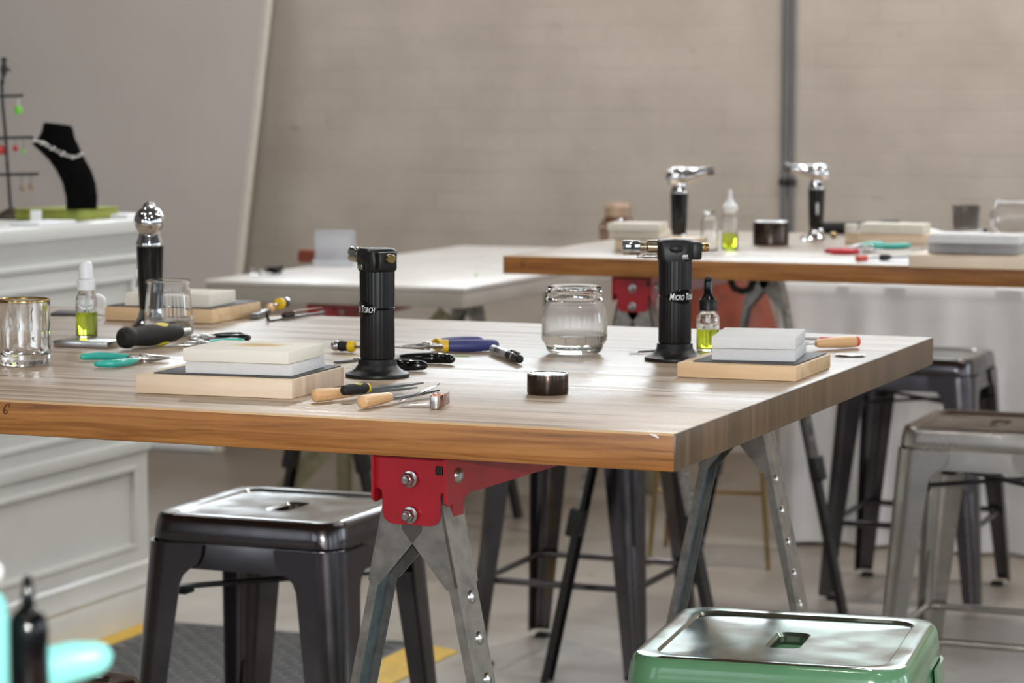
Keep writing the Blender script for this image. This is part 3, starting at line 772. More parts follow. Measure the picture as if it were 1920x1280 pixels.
# ------------------------------------------------------------------ torches
def make_micro_torch(label, loc, head_rot, text_ang):
    """black micro torch: nozzle points along local -X"""
    t = thing('micro_torch', label, 'torch', loc, head_rot, 'black micro torches')
    mb = MB(); mb.lathe([(.0378, 0), (.0385, .0018), (.0378, .004), (.032, .0062), (.0268, .0095), (.0240, .0135), (.0232, .0145), (.0228, .0202), (.0222, .0212), (.0198, .0216)], 48)
    mb.build('base', 'black_satin', t)
    # fluted grip
    seg = 96; rings = []
    for zz, rr in ((.0217, .0196), (.024, .0204), (.075, .0200), (.1225, .0206), (.126, .0203)):
        rings.append([((rr+(.0004 if i % 3 else -.0003))*math.cos(2*PI*i/seg), (rr*1.0+(.0004 if i % 3 else -.0003))*math.sin(2*PI*i/seg), zz) for i in range(seg)])
    mb = MB(); mb.loft(rings); gp = mb.build('grip', 'black_plastic', t, smooth=60)
    # emblem band
    la = text_ang-head_rot
    mb = MB(); n = 30; zc = .0815; rr = .0212; ring_o = []
    for lev, (sc_, ro) in enumerate(((1, .0203), (1, .02135), (.93, .0217))):
        ring_o.append([(ro*math.cos(la+sc_*1.12*math.cos(2*PI*i/n)), ro*math.sin(la+sc_*1.12*math.cos(2*PI*i/n)), zc+sc_*.0098*math.sin(2*PI*i/n)*(1-.25*abs(math.cos(2*PI*i/n)))) for i in range(n)])
    # inner fill as grid
    mb.loft(ring_o, (False, False))
    m_ = 12; vs = []; fs = []
    for i in range(m_+1):
        ca = -1+2*i/m_
        for j in range(7):
            hh = math.sqrt(max(0, 1-ca*ca))*(1-.25*abs(ca))*.93
            vs.append((.0217*math.cos(la+.93*1.12*ca), .0217*math.sin(la+.93*1.12*ca), zc+.0098*hh*(-1+2*j/6)))
    for i in range(m_):
        for j in range(6): fs.append((i*7+j, (i+1)*7+j, (i+1)*7+j+1, i*7+j+1))
    mb.add(vs, fs); em = mb.build('emblem', 'black_gloss', gp)
    mb = MB(); mb.lathe([(.0207, .0802), (.0211, .0806), (.0211, .0824), (.0207, .0828)], 48, cap=(False, False)); mb.build('band', 'black_gloss', gp)
    mb = MB()
    for s, zz, off, sz in (('M', .0812, -.0172, .0118), ('ICRO', .0804, -.0072, .0090), ('T', .0812, .0034, .0118), ('ORCH', .0804, .0132, .0090)):
        vs, fs = text_mesh(s, sz, .25, .60, .012*sz)
        # subdivide nothing: letters are small against the radius
        mb.add([(.0219*math.cos(la+(x_+off)/.0219), .0219*math.sin(la+(x_+off)/.0219), zz+y_) for x_, y_, _ in vs], fs)
    o = mb.build('lettering', 'print_white', em, smooth=0); o['label'] = 'white italic MICRO TORCH lettering'
    # head
    mb = MB(); mb.loft([rrect(.042, .037, .012, 6, .1255), rrect(.045, .038, .010, 6, .130), rrect(.045, .038, .008, 6, .150), rrect(.042, .034, .012, 6, .153)], M=T(-.0005, 0, 0))
    mb.ball((0, 0, .142), .0205, sq=(.95, 1.06, .6))
    mb.box((.017, -.012, .1275), (.033, .012, .150), .003)
    hd = mb.build('head', 'black_satin', t)
    mb = MB(); mb.lathe([(.0042, 0), (.0055, .001), (.0055, .0085), (.0048, .0095)], 24, T(.033, 0, .1425) @ Ry(R(90)))
    mb.build('gas_knob', 'brass', t)
    mb = MB(); NM = T(-.0225, 0, .1435) @ Ry(R(-90))
    mb.lathe([(.0085, 0), (.0085, .012), (.0075, .013), (.0062, .0135)], 28, NM)
    for i in range(6):
        zz = .0135+i*.0026; mb.lathe([(.0052, zz), (.0062, zz+.0006), (.0062, zz+.0016), (.0052, zz+.0022)], 24, NM, cap=(False, False))
    nz_ = mb.build('burner_tube', 'nickel', t)
    mb = MB(); mb.lathe([(.0052, .0132), (.0052, .030)], 20, NM)
    mb.loft([rrect(.017, .017, .005, 5, .0225), rrect(.0185, .0185, .006, 5, .0235), rrect(.0185, .0185, .006, 5, .0435), rrect(.016, .016, .006, 5, .0445)], M=NM @ T(-.0012, 0, 0))
    mb.build('nozzle', 'chrome', t)
    mb = MB(); mb.lathe([(.0028, 0), (.0028, .018), (.0018, .019), (.0018, .026)], 14, T(-.0225, .002, .1315) @ Ry(R(-90))); mb.build('igniter', 'steel', t)
    mb = MB(); mb.box((-.005, -.001, -.003), (.005, .001, .003), .0004, M=Rz(text_ang-head_rot+PI/2) @ T(.000, -.0225, .1315)); mb.build('flame_lock', 'steel', t)
    return t
p = at(708, 706); make_micro_torch('black torch at the left, its burner turned away, beside the scorched white brick', (p.x, p.y, TOP+.0005), R(-41), R(-128))
p = at(1265, 675); make_micro_torch('black torch at the right, brass burner pointing left, lettering in full view', (p.x, p.y, TOP+.0005), R(22), R(-38))

def make_chrome_torch(label, loc, rotz):
    """pistol headed chrome torch, nozzle along local -X"""
    t = thing('chrome_torch', label, 'torch', loc, rotz, 'chrome headed culinary torches')
    MB().lathe([(.0275, 0), (.028, .002), (.0235, .006), (.0188, .014), (.017, .022), (.0162, .026)], 36).build('base', 'chrome', t)
    h_ = MB().lathe([(.0160, .0262), (.0166, .03), (.0178, .06), (.0192, .1), (.0197, .117)], 36).build('handle', 'black_gloss', t)
    mb = MB(); mb.box((-.003, -.0035, -.014), (.003, .0, .014), .0012, M=T(0, -.0178, .072) @ Rx(R(-2))); mb.build('label_strip', 'silver_pen', h_)
    MB().lathe([(.0198, .1172), (.0202, .1195), (.0198, .122), (.017, .129), (.0155, .135)], 36).build('collar', 'chrome', t)
    mb = MB(); mb.lathe([(.0155, .1352), (.015, .141), (.0165, .149), (.017, .152)], 28)
    mb.tube([(.031, 0, .151), (.0305, 0, .151), (.026, 0, .1512), (.018, 0, .152), (.006, 0, .1535), (-.012, 0, .156), (-.032, 0, .160), (-.05, 0, .1635), (-.062, 0, .166)],
            [.001, .005, .0145, .0205, .0225, .0185, .0135, .0105, .0092], 28)
    mb.tube([(-.006, 0, .142), (-.014, 0, .147), (-.026, 0, .151)], [.011, .009, .006], 16)
    mb.build('head', 'chrome', t)
    MB().lathe([(.0094, 0), (.0102, .004), (.0102, .016), (.0085, .017), (.006, .014)], 24, T(-.060, 0, .1656) @ Ry(R(-78.5))).build('nozzle', 'dull_steel', t)
    return t
p = at(283, 613); make_chrome_torch('chrome ball-backed torch with black handle behind the clear tumbler', (p.x, p.y, TOP+.0005), R(-60))
p = at(1273, 461); make_chrome_torch('chrome torch on the far table rising behind the black micro torch', (p.x, p.y, TOP+.0005), R(205))
p = at(1530, 449); make_chrome_torch('chrome torch on the far table beside the wall conduits, nozzle to the left', (p.x, p.y, TOP+.0005), R(22))

# ------------------------------------------------------------------ glass
def lathe_glass(name, prof, mat, parent, seg=56): return MB().lathe(prof, seg, cap=(False, False)).build(name, mat, parent, smooth=50)
p = at(1077, 663)
t = thing('glass_jar', 'clear wide-mouthed glass jar holding a little water', 'jar', (p.x, p.y, TOP+.0006))
out = [(0, .0), (.030, 0), (.0335, .002), (.0365, .006), (.0375, .0105), (.0395, .014), (.0425, .018), (.0428, .024), (.0425, .03), (.0426, .048), (.041, .056), (.0375, .0635), (.0355, .067), (.0350, .069), (.0372, .0705), (.0372, .072), (.0353, .0735), (.0353, .0785), (.0368, .0795), (.0368, .081), (.0350, .0825), (.0350, .087), (.0345, .0885)]
inn = [(.0325, .0885), (.0318, .087), (.0318, .070), (.034, .064), (.038, .055), (.0395, .047), (.0395, .025), (.038, .018), (.034, .0125), (.03, .0085), (0, .007)]
v_ = lathe_glass('vessel', out+inn, 'clear_glass', t)
v_.data.materials.append(MATS['misted_glass'])
for f_ in v_.data.polygons:
    c_ = f_.center
    if .0255 < c_.z < .066 and math.hypot(c_.x, c_.y) < .0408-.0*c_.z and math.hypot(c_.x, c_.y) > .03 and f_.normal.dot(Vector((c_.x, c_.y, 0))) < 0: f_.material_index = 1
MB().lathe([(0, .0065), (.0305, .0082), (.0344, .0122), (.0384, .0177), (.0398, .0235), (.0398, .0245), (0, .0243)], 56, cap=(False, False)).build('water', 'water', t)

p = at(317, 630)
t = thing('tumbler', 'plain clear tapering glass tumbler with water in front of the chrome torch', 'glass', (p.x, p.y, TOP+.0006))
out = [(0, 0), (.030, 0), (.0335, .003), (.0345, .008), (.0335, .03), (.031, .055), (.029, .072), (.0305, .0745), (.031, .0765), (.0303, .078)]
inn = [(.0288, .0775), (.0272, .0725), (.0292, .055), (.0316, .03), (.0325, .012), (.030, .0075), (0, .007)]
lathe_glass('vessel', out+inn, 'clear_glass', t)
MB().lathe([(0, .0065), (.0303, .0072), (.0329, .0115), (.0325, .0225), (0, .0223)], 48, cap=(False, False)).build('water', 'water', t)

p = at(46, 684)
t = thing('cut_glass_tumbler', 'cut glass tumbler with a worn gold rim at the left edge', 'glass', (p.x, p.y, TOP+.0006))
seg = 72; rings = []
for zz, rr, am in ((0, .0290, .0), (.002, .0315, .0), (.006, .0322, .0008), (.016, .0326, .0012), (.02, .0322, .0), (.024, .0325, .0014), (.044, .0325, .0014), (.05, .0327, .0002), (.066, .0327, .001), (.072, .0326, 0), (.0795, .0326, 0), (.081, .0318, 0)):
    rings.append([((rr-am*abs(math.sin(12*PI*i/seg)))*math.cos(2*PI*i/seg), (rr-am*abs(math.sin(12*PI*i/seg)))*math.sin(2*PI*i/seg), zz) for i in range(seg)])
for rr, zz in ((.0303, .081), (.0298, .076), (.0294, .03), (.0285, .016), (.024, .013), (.001, .0125)):
    rings.append([(rr*math.cos(2*PI*i/seg), rr*math.sin(2*PI*i/seg), zz) for i in range(seg)])
v_ = MB().loft(rings, (True, True)).build('vessel', 'clear_glass', t, smooth=50)
MB().lathe([(.0327, .0788), (.0329, .0805), (.0322, .0820), (.0308, .0822), (.0299, .0815), (.0299, .0790)], 60, cap=(False, False)).build('gold_rim', 'brass', t)

def bottle(label, loc, kind, r=.0145, h=.05, fill=.02, name='spray_bottle', grp=None, neck=.0095):
    t = thing(name, label, 'bottle', loc, 0, grp)
    w_ = .0013
    sh = h*.82
    out = [(0, 0), (r*.9, 0), (r, .0015), (r, sh), (r*.93, sh+.004), (neck+.001, h-.001), (neck, h+.002), (neck, h+.006)]
    inn = [(neck-w_, h+.006), (neck-w_, h+.001), (r*.93-w_, sh+.003), (r-w_, sh-.001), (r-w_, .0055), (r*.8, .0042), (0, .004)]
    lathe_glass('vessel', out+inn, 'clear_glass', t, 40)
    if fill: MB().lathe([(0, .0037), (r*.8, .0039), (r-w_+.0003, .0053), (r-w_+.0003, .0053+fill), (0, .0052+fill)], 40, cap=(False, False)).build('liquid', 'lime_liquid', t)
    z = h+.0035
    if kind == 'spray':
        c_ = MB().lathe([(neck+.0005, z-.002), (neck+.003, z-.0015), (neck+.003, z+.012), (neck+.0005, z+.0135)], 32).build('collar', 'white_plastic', t)
        mb = MB(); mb.lathe([(neck-.001, z+.0135), (neck+.0008, z+.0145), (neck+.0004, z+.030), (neck-.001, z+.0365), (.004, z+.0375)], 32); mb.build('spray_head', 'white_plastic', t)
        MB().lathe([(.0012, .006), (.0012, z)], 8).build('dip_tube', 'white_plastic', t)
    elif kind == 'nozzle':
        mb = MB(); mb.lathe([(neck+.0005, z-.002), (neck+.003, z-.0015), (neck+.003, z+.009), (neck, z+.011), (.0075, z+.02), (.0045, z+.028), (.0038, z+.042), (.0025, z+.0435)], 32); mb.build('nozzle_cap', 'white_plastic', t)
    elif kind == 'dropper':
        seg = 48
        rings = [[((rr+(.0003 if i % 2 else 0))*math.cos(2*PI*i/seg), (rr+(.0003 if i % 2 else 0))*math.sin(2*PI*i/seg), zz) for i in range(seg)] for rr, zz in ((neck+.0012, z-.003), (neck+.0024, z-.0025), (neck+.0024, z+.011), (neck+.0014, z+.0125))]
        MB().loft(rings).build('cap', 'black_plastic', t)
        MB().lathe([(neck+.0004, z+.0126), (neck-.001, z+.0155), (.0062, z+.019), (.0056, z+.034), (.0046, z+.0395), (.002, z+.042)], 28).build('dropper_bulb', 'black_gloss', t)
        MB().lathe([(.0034, .009), (.0034, z-.004)], 12).build('pipette', 'clear_glass', t)
    elif kind == 'stopper':
        MB().lathe([(neck-.0018, z-.004), (neck-.0018, z+.003), (neck+.002, z+.0035), (neck+.002, z+.008), (.002, z+.010)], 24).build('stopper', 'clear_glass', t)
    return t
p = at(163, 633); bottle('spray bottle with white pump and lime green liquid between the two glasses', (p.x, p.y, TOP+.0006), 'spray', .0147, .064, .030)
p = at(1327, 658); bottle('dropper bottle with black rubber bulb and lime green liquid beside the right torch', (p.x, p.y, TOP+.0006), 'dropper', .0150, .052, .0235, 'dropper_bottle', neck=.0092)
p = at(1330, 470); bottle('short clear bottle with a clear stopper on the far table', (p.x, p.y, TOP+.0006), 'stopper', .0185, .074, 0, 'glass_bottle', 'clear bottles on the far table', .0125)
p = at(1358, 466); bottle('clear bottle with tall white nozzle and lime green liquid on the far table', (p.x+.014, p.y-.005, TOP+.0006), 'nozzle', .0175, .082, .03, 'glass_bottle', 'clear bottles on the far table', .0135)

# tins
def tin(label, u, v, r, h, rimm):
    p = at(u, v); t = thing('round_tin', label, 'tin', (p.x, p.y, TOP+.0006), group='round lidded tins')
    MB().lathe([(r*.97, 0), (r, .001), (r, h-.0015), (r*.985, h-.0005)], 48).build('body', 'tin_brown', t)
    MB().lathe([(r*.90, h-.0003), (r*.93, h+.0006), (r*.985, h+.0006), (r*1.0, h-.0004), (r*.995, h-.0012)], 48).build('lid', rimm, t)
tin('small dark tin with a silver lid near the front edge of the near table', 1027, 738, .0232, .0225, 'steel')
tin('large dark brown tin with a pale lid in the middle of the far table', 1445, 459, .0400, .052, 'steel')

# ------------------------------------------------------------------ hand tools
def set_z(t, z=TOP): t.location.z = z
def pliers(label, pa_, pb_, grips, L=.13, gape=.016, gr=.0052, grp='pliers on the tables', name='pliers', zlift=0, flip=1, collar=None, jawm='steel', jl=.035, style='dip', tall=1.0):
    """pa_ = world point of jaw tip side, pb_ = handle ends; lies flat"""
    d = Vector((pb_.x-pa_.x, pb_.y-pa_.y)); ang = math.atan2(d.y, d.x)
    t = thing(name, label, 'pliers', (pa_.x, pa_.y, TOP+.0005+zlift), ang, grp)
    zc = gr*tall+.0003
    x0 = jl+.006; x1 = L
    for s in (1, -1):
        hp = [(x0+(x1-x0)*f, s*(.004+(gape-.004)*(math.sin(f*PI*.62)/math.sin(PI*.62) if f < .8 else 1.0-.12*(f-.8)/.2)), zc) for f in (.18, .25, .4, .55, .7, .82, .92, .97, 1.0)]
        rr = [gr*.85, gr*.98, gr*1.05, gr*1.08, gr*1.05, gr, gr*.92, gr*.7, gr*.25]
        h_ = MB().tube(hp, rr, 14, flat=(1, tall)).build('handle', grips, t)
        if collar:
            MB().tube([hp[0], hp[1]], [gr*1.08, gr*1.08], 14, flat=(1, tall)).build('collar', collar, h_)
        sp = [(x0-.008, 0, zc), (x0+.002, s*.003, zc), hp[0], hp[1]]
        MB().tube(sp, [.0045, .0042, .0036, .003], 10, flat=(1, .8)).build('shank', jawm, t)
        jp = [(x0, -s*.002, zc), (x0-.012, -s*.0042, zc), (x0-.022, -s*.0032, zc), (0, -s*.0012, zc)]
        MB().tube(jp, [.004, .0048, .0036, .0012], 10, flat=(1, .9)).build('jaw', jawm, t)
    MB().lathe([(.0062, zc-.005), (.0062, zc+.0045), (.0045, zc+.0058), (.001, zc+.006)], 20, T(x0-.004, 0, 0)).build('pivot', jawm, t)
    return t
def pl3(label, j, e1, e2, *a, **k):
    P_ = [at(*q_, TOP+.004) for q_ in (j, e1, e2)]
    mid = (P_[1]+P_[2])/2; k['L'] = (Vector((mid.x-P_[0].x, mid.y-P_[0].y))).length
    k['gape'] = (P_[1]-P_[2]).length/2
    return pliers(label, P_[0], mid, *a, **k)
pl3('teal handled pliers lying in front of the black and yellow saw handle', (318, 672), (137, 671), (190, 684), 'teal', gr=.0046, jl=.03)
pl3('black dipped-handle pliers lying behind the left black torch', (664, 677), (812, 691), (842, 677), 'black_gloss', gr=.0064)
pl3('navy blue handled pliers with yellow collars behind the left black torch', (742, 657), (938, 652), (904, 646), 'navy', gr=.0080, collar='yellow', tall=.95, jl=.04)
pl3('black handled pliers behind the scorched brick', (352, 637), (474, 635), (455, 631), 'black_gloss', gr=.0050, jl=.02)
pl3('slim teal handled pliers behind the scorched brick', (330, 648), (493, 641), (440, 646), 'teal', gr=.0042, jl=.03)
pl3('red handled pliers on the far table', (1655, 472), (1540, 472), (1560, 474), 'red_grip', gr=.0055)
pl3('teal handled pliers next to the red pliers on the far table', (1590, 466), (1686, 462), (1680, 458), 'teal', gr=.0060)

def straight_tool(label, pa_, pb_, parts, name, cat, grp=None, xs=1.0):
    """pa_ handle butt -> pb_ tip. parts: (name, material, kind, [(x, r)...] or box)"""
    d = Vector((pb_.x-pa_.x, pb_.y-pa_.y)); ang = math.atan2(d.y, d.x)
    t = thing(name, label, cat, (pa_.x, pa_.y, TOP+.0005), ang, grp)
    for nm, mt_, kd, pr, zz in parts:
        mb = MB()
        if kd == 'lathe': mb.lathe([(r_, x_*xs) for x_, r_ in pr], 24, T(0, 0, zz) @ Ry(R(90)))
        elif kd == 'flat': mb.loft([[(x_, -w_, zz-h_), (x_, w_, zz-h_), (x_, w_, zz+h_), (x_, -w_, zz+h_)] for x_, w_, h_ in [(q_[0]*xs, q_[1], q_[2]) for q_ in pr]])
        mb.build(nm, mt_, t)
    return t
HW = [(0, .004), (.002, .0068), (.006, .0074), (.02, .0072), (.04, .0062), (.052, .0056), (.054, .0052)]
A_, B_ = at(588, 756), at(760, 738)
straight_tool('flat file with turned wooden handle, left of the two at the front edge', A_, B_, [('handle', 'handle_wood', 'lathe', HW, .0078), ('ferrule', 'steel', 'lathe', [(.054, .0046), (.061, .0042)], .0074), ('blade', 'dull_steel', 'flat', [(.061, .002, .0015), (.07, .005, .0016), (.12, .0052, .0013), (.15, .002, .0008)], .0055)], 'hand_file', 'file', 'wooden handled files at the front edge')
A_, B_ = at(677, 768), at(840, 738)
straight_tool('flat file with turned wooden handle, right of the two at the front edge', A_, B_, [('handle', 'handle_wood', 'lathe', HW, .0078), ('ferrule', 'chrome', 'lathe', [(.054, .0046), (.058, .0042)], .0074), ('blade', 'dull_steel', 'flat', [(.058, .002, .0015), (.066, .0045, .0016), (.12, .0046, .0013), (.155, .0015, .0008)], .0055)], 'hand_file', 'file', 'wooden handled files at the front edge')
A_, B_ = at(642, 754), at(812, 732)
straight_tool('file with black and yellow grip lying between the two wooden handled files', A_, B_, [('handle', 'black_rubber', 'lathe', [(0, .003), (.002, .0052), (.012, .0062), (.022, .0056), (.034, .0064), (.038, .005)], .0125), ('collar', 'yellow', 'lathe', [(.0382, .0054), (.041, .0052)], .0120), ('inset', 'yellow_soft', 'flat', [(.02, .0025, .001), (.026, .004, .0012), (.032, .0025, .001)], .0066+.0105), ('blade', 'dull_steel', 'flat', [(.041, .002, .0015), (.05, .0058, .0015), (.105, .0058, .0013), (.13, .003, .0009)], .0102)], 'hand_file', 'file')
# cross cutters / tweezers
A_, B_ = at(748, 762), at(818, 722, TOP+.022)
t = thing('nail_nipper', 'shiny spring tweezers splayed open beside the wooden handled files', 'tweezers', (A_.x, A_.y, TOP+.0005), math.atan2(B_.y-A_.y, B_.x-A_.x))
Lt = (B_-A_).length
LS = Lt/.106
MB().loft([[(x_*LS, y_-w_, z_-.0005), (x_*LS, y_+w_, z_-.0005), (x_*LS, y_+w_, z_+.0007), (x_*LS, y_-w_, z_+.0007)] for x_, y_, w_, z_ in ((0, 0, .001, .004), (.012, 0, .003, .0075), (.03, .001, .004, .009), (.06, .004, .0055, .014), (.085, .006, .0045, .018), (.095, .006, .0016, .019), (.106, .006, .0012, .0225))]).build('upper_arm', 'silver', t)
MB().loft([[(x_*LS, y_-w_, z_-.0005), (x_*LS, y_+w_, z_-.0005), (x_*LS, y_+w_, z_+.0007), (x_*LS, y_-w_, z_+.0007)] for x_, y_, w_, z_ in ((0, -.001, .001, .0018), (.012, -.002, .003, .001), (.03, -.002, .0045, .002), (.06, -.005, .005, .0024), (.085, -.009, .0035, .0042), (.1, -.01, .0012, .006))]).build('lower_arm', 'steel', t)
t['category'] = 'tweezers'; t.name = 'spring_tweezers'
# copper clip
A_, B_ = at(815, 768), at(862, 742)
t = thing('ring_clamp', 'copper coloured bent metal clip at the front edge right of the files', 'clip', (A_.x, A_.y, TOP+.0005), math.atan2(B_.y-A_.y, B_.x-A_.x))
MB().tube([(.001, .0045, .007), (-.002, .003, .007), (-.003, 0, .007), (-.002, -.003, .007), (.002, -.0045, .007)], .0065, 10, flat=(.12, 1)).build('spring_end', 'steel', t)
for s in (1, -1): MB().box((.001, s*.0048-.0005, .001), (.042, s*.0048+.0005, .0135), .0003, M=Rz(s*.02)).build('arm', 'copper_steel', t)
t.scale = (1.12, 1.05, 1.05)
MB().box((.015, -.006, .0005), (.019, .006, .0142), .0005).build('slide', 'copper_steel', t)
MB().box((.042, -.0012, .006), (.06, .0012, .0085), .0004).build('tip', 'steel', t)
# screwdriver with ball end
A_, B_ = at(630, 660), at(720, 664)
straight_tool('screwdriver with clear ball end and yellow collar next to the scorched brick', A_, B_, [('ball_end', 'chrome', 'lathe', [(-.006, .001), (-.0045, .0055), (0, .0072), (.005, .006)], .0078), ('handle', 'black_rubber', 'lathe', [(.005, .0062), (.008, .0072), (.014, .0064), (.019, .0066)], .0078), ('collar', 'yellow', 'lathe', [(.0192, .0074), (.023, .0078), (.027, .0068), (.028, .004)], .0080), ('shaft', 'dull_steel', 'lathe', [(.028, .002), (.06, .0016), (.065, .0005)], .0078)], 'screwdriver', 'screwdriver')
A_, B_ = at(655, 676), at(720, 668)
straight_tool('thin dark flat file half hidden between the left torch and the bricks', at(628, 682), at(740, 668), [('blade', 'dull_steel', 'flat', [(0, .002, .0012), (.02, .005, .0014), (.1, .005, .0014)], .0016)], 'needle_file', 'file')
# saw handle black / yellow
A_, B_ = at(232, 657), at(372, 640)
straight_tool('thick black and yellow rubber handle of a hand tool behind the teal pliers', A_, B_, [('butt', 'black_rubber', 'lathe', [(-.006, .001), (-.005, .009), (0, .0135), (.008, .0145), (.016, .012)], .0158), ('handle', 'black_rubber', 'lathe', [(.016, .012), (.022, .0118), (.04, .0138), (.052, .0146), (.07, .0140), (.085, .0132), (.1, .012), (.112, .009)], .0158), ('shaft', 'steel', 'lathe', [(.105, .004), (.135, .004)], .0158)], 'rubber_handle', 'tool')
for zz_ in (.0232, .0075):
    MB().ball((.072, 0, zz_), .01, sq=(2.1, .98, .8)).build('inset', 'yellow_soft', bpy.data.objects['rubber_handle'])
# black cover over the middle of the yellow inset
# marker pen
A_, B_ = at(925, 664), at(990, 690)
t = straight_tool('grey marker pen with black cap lying in front of the glass jar', A_, B_, [('barrel', 'silver_pen', 'lathe', [(0, .004), (.0006, .0056), (.05, .0060), (.075, .0058)], .0064), ('cap', 'black_plastic', 'lathe', [(.0752, .0063), (.09, .0063), (.1, .0061), (.103, .0064), (.122, .0052), (.124, .003)], .0066), ('band', 'chrome', 'lathe', [(.0985, .0066), (.1005, .0066)], .0066), ('clip', 'black_gloss', 'flat', [(.085, .0016, .0006), (.1, .0018, .0008), (.122, .0012, .0006)], .0138)], 'marker_pen', 'pen', xs=1.13)
mb = MB(); vs, fs = text_mesh('Sharpie', .011, .1, .9, .0002)
mb.add([(.038+x_, -.0062*math.sin(1.05-y_/.006), .0064+.0062*math.cos(1.05-y_/.006)) for x_, y_, _ in vs], fs)
o = mb.build('lettering', 'ink', t, smooth=0)

# back-left tools: file, snips, tweezers
A_, B_ = at(437, 612), at(500, 590)
straight_tool('broad steel file with pointed end behind the tumbler', at(505, 588), at(432, 613), [('handle', 'handle_wood', 'lathe', [(-.02, .003), (-.015, .007), (0, .007), (.004, .004)], .0076), ('blade', 'dull_steel', 'flat', [(.0, .003, .003), (.015, .0065, .0035), (.1, .0065, .0035)], .0042)], 'hand_file', 'file')
A_, B_ = at(485, 597), at(528, 585)
straight_tool('short black and yellow screwdriver handle lying across the back left files', at(532, 583), at(500, 592), [('handle', 'black_rubber', 'lathe', [(-.004, .003), (0, .0078), (.014, .0075), (.018, .0085)], .0125), ('collar', 'yellow', 'lathe', [(.0182, .0092), (.024, .0095), (.027, .006)], .0125), ('end_cap', 'steel', 'lathe', [(-.014, .004), (-.012, .0078), (-.004, .0078)], .0125), ('shaft', 'steel', 'lathe', [(.027, .0025), (.05, .002)], .0125)], 'screwdriver', 'screwdriver')
A_, B_ = at(503, 603), at(617, 586)
t = straight_tool('steel cross-lock tweezers with wrapped grip at the back left of the near table', A_, B_, [('lower_arm', 'dull_steel', 'flat', [(0, .004, .0012), (.05, .004, .0012), (.165, .0025, .001)], .0015), ('upper_arm', 'copper_steel', 'flat', [(.045, .003, .001), (.1, .003, .001), (.16, .0012, .0008)], .0090)], 'cross_lock_tweezers', 'tweezers')
mb = MB()
for i in range(9): mb.lathe([(.0042, 0), (.0052, .0008), (.0042, .0018)], 16, T(.046+i*.0028, 0, .0055) @ Ry(R(90)))
mb.build('grip_wrap', 'black_steel', t)
MB().tube([(0, 0, .003), (-.004, 0, .010), (-.002, 0, .016)], .0022, 10).build('hook', 'black_steel', t)
# scraps and blocks
p = at(150, 652)
t = MB().box((-.04, -.022, 0), (.04, .022, .0085), .001).build('steel_block', 'steel', None, (p.x, p.y+.02, TOP+.0005), R(4)); tag(t, 'flat grey steel bench block in front of the spray bottle', 'block')
p = at(122, 590)
t = MB().box((-.022, -.03, 0), (.022, .03, .004), .0008).build('sanding_block', 'pad_grey', None, (p.x, p.y+.01, TOP+.0005), R(20)); tag(t, 'small dark grey sanding pad left of the spray bottle', 'pad')
p = at(192, 590)
mb = MB(); 
for rr, ri in ((.0155, .0125),):
    seg = 40; prof = [(ri, -.005), (rr, -.005), (rr, .005), (ri, .005), (ri, -.005)]
    mb.lathe(prof, seg, T(0, 0, rr+.0004) @ Rz(YAW) @ Rx(R(90)), cap=(False, False))
t = mb.build('tape_roll', 'white_plastic', None, (p.x-.01, p.y, TOP+.0003)); tag(t, 'small white ring of tape standing on edge behind the spray bottle', 'tape')
# red ended wooden tool and blade behind the right bricks
straight_tool('wooden handle with red end cap behind the clean white bricks', at(1606, 652), at(1500, 658), [('end_cap', 'red_plastic', 'lathe', [(-.003, .003), (-.002, .0066), (.004, .0076)], .0082), ('handle', 'handle_wood', 'lathe', [(.004, .0076), (.02, .0078), (.06, .006), (.066, .004)], .0082), ('blade', 'steel', 'flat', [(.066, .003, .001), (.1, .003, .0008)], .0082)], 'hand_tool', 'tool')
straight_tool('red tipped tool handle lying behind the red ended wooden handle', at(1578, 642), at(1500, 640), [('tip', 'red_plastic', 'lathe', [(0, .002), (.001, .003), (.03, .003)], .0036), ('shaft', 'steel', 'lathe', [(.03, .002), (.08, .0015)], .0036)], 'probe', 'tool')
p = at(1594, 668); mb = MB(); mb.lathe([(.018, 0), (.02, .0008), (.02, .002), (.018, .0026)], 28, Matrix.Diagonal((1.0, .55, 1, 1)))
t = mb.build('steel_disc', 'steel', None, (p.x, p.y, TOP+.0005), R(10)); tag(t, 'small grey oval steel plate beside the right soldering board', 'plate')
straight_tool('thin steel probe lying left of the right black torch', at(1180, 664), at(1240, 661), [('tip', 'steel', 'flat', [(0, .0016, .0004), (.006, .0028, .0006), (.014, .0022, .0006)], .0012), ('shaft', 'dull_steel', 'lathe', [(.014, .0016), (.075, .0016)], .0022)], 'probe', 'tool')
p = at(862, 668); t = MB().box((-.012, -.003, 0), (.012, .003, .0006)).build('green_scrap', 'green_bead', None, (p.x, p.y, TOP+.0004), R(12)); tag(t, 'tiny green paper scrap below the navy pliers', 'scrap')

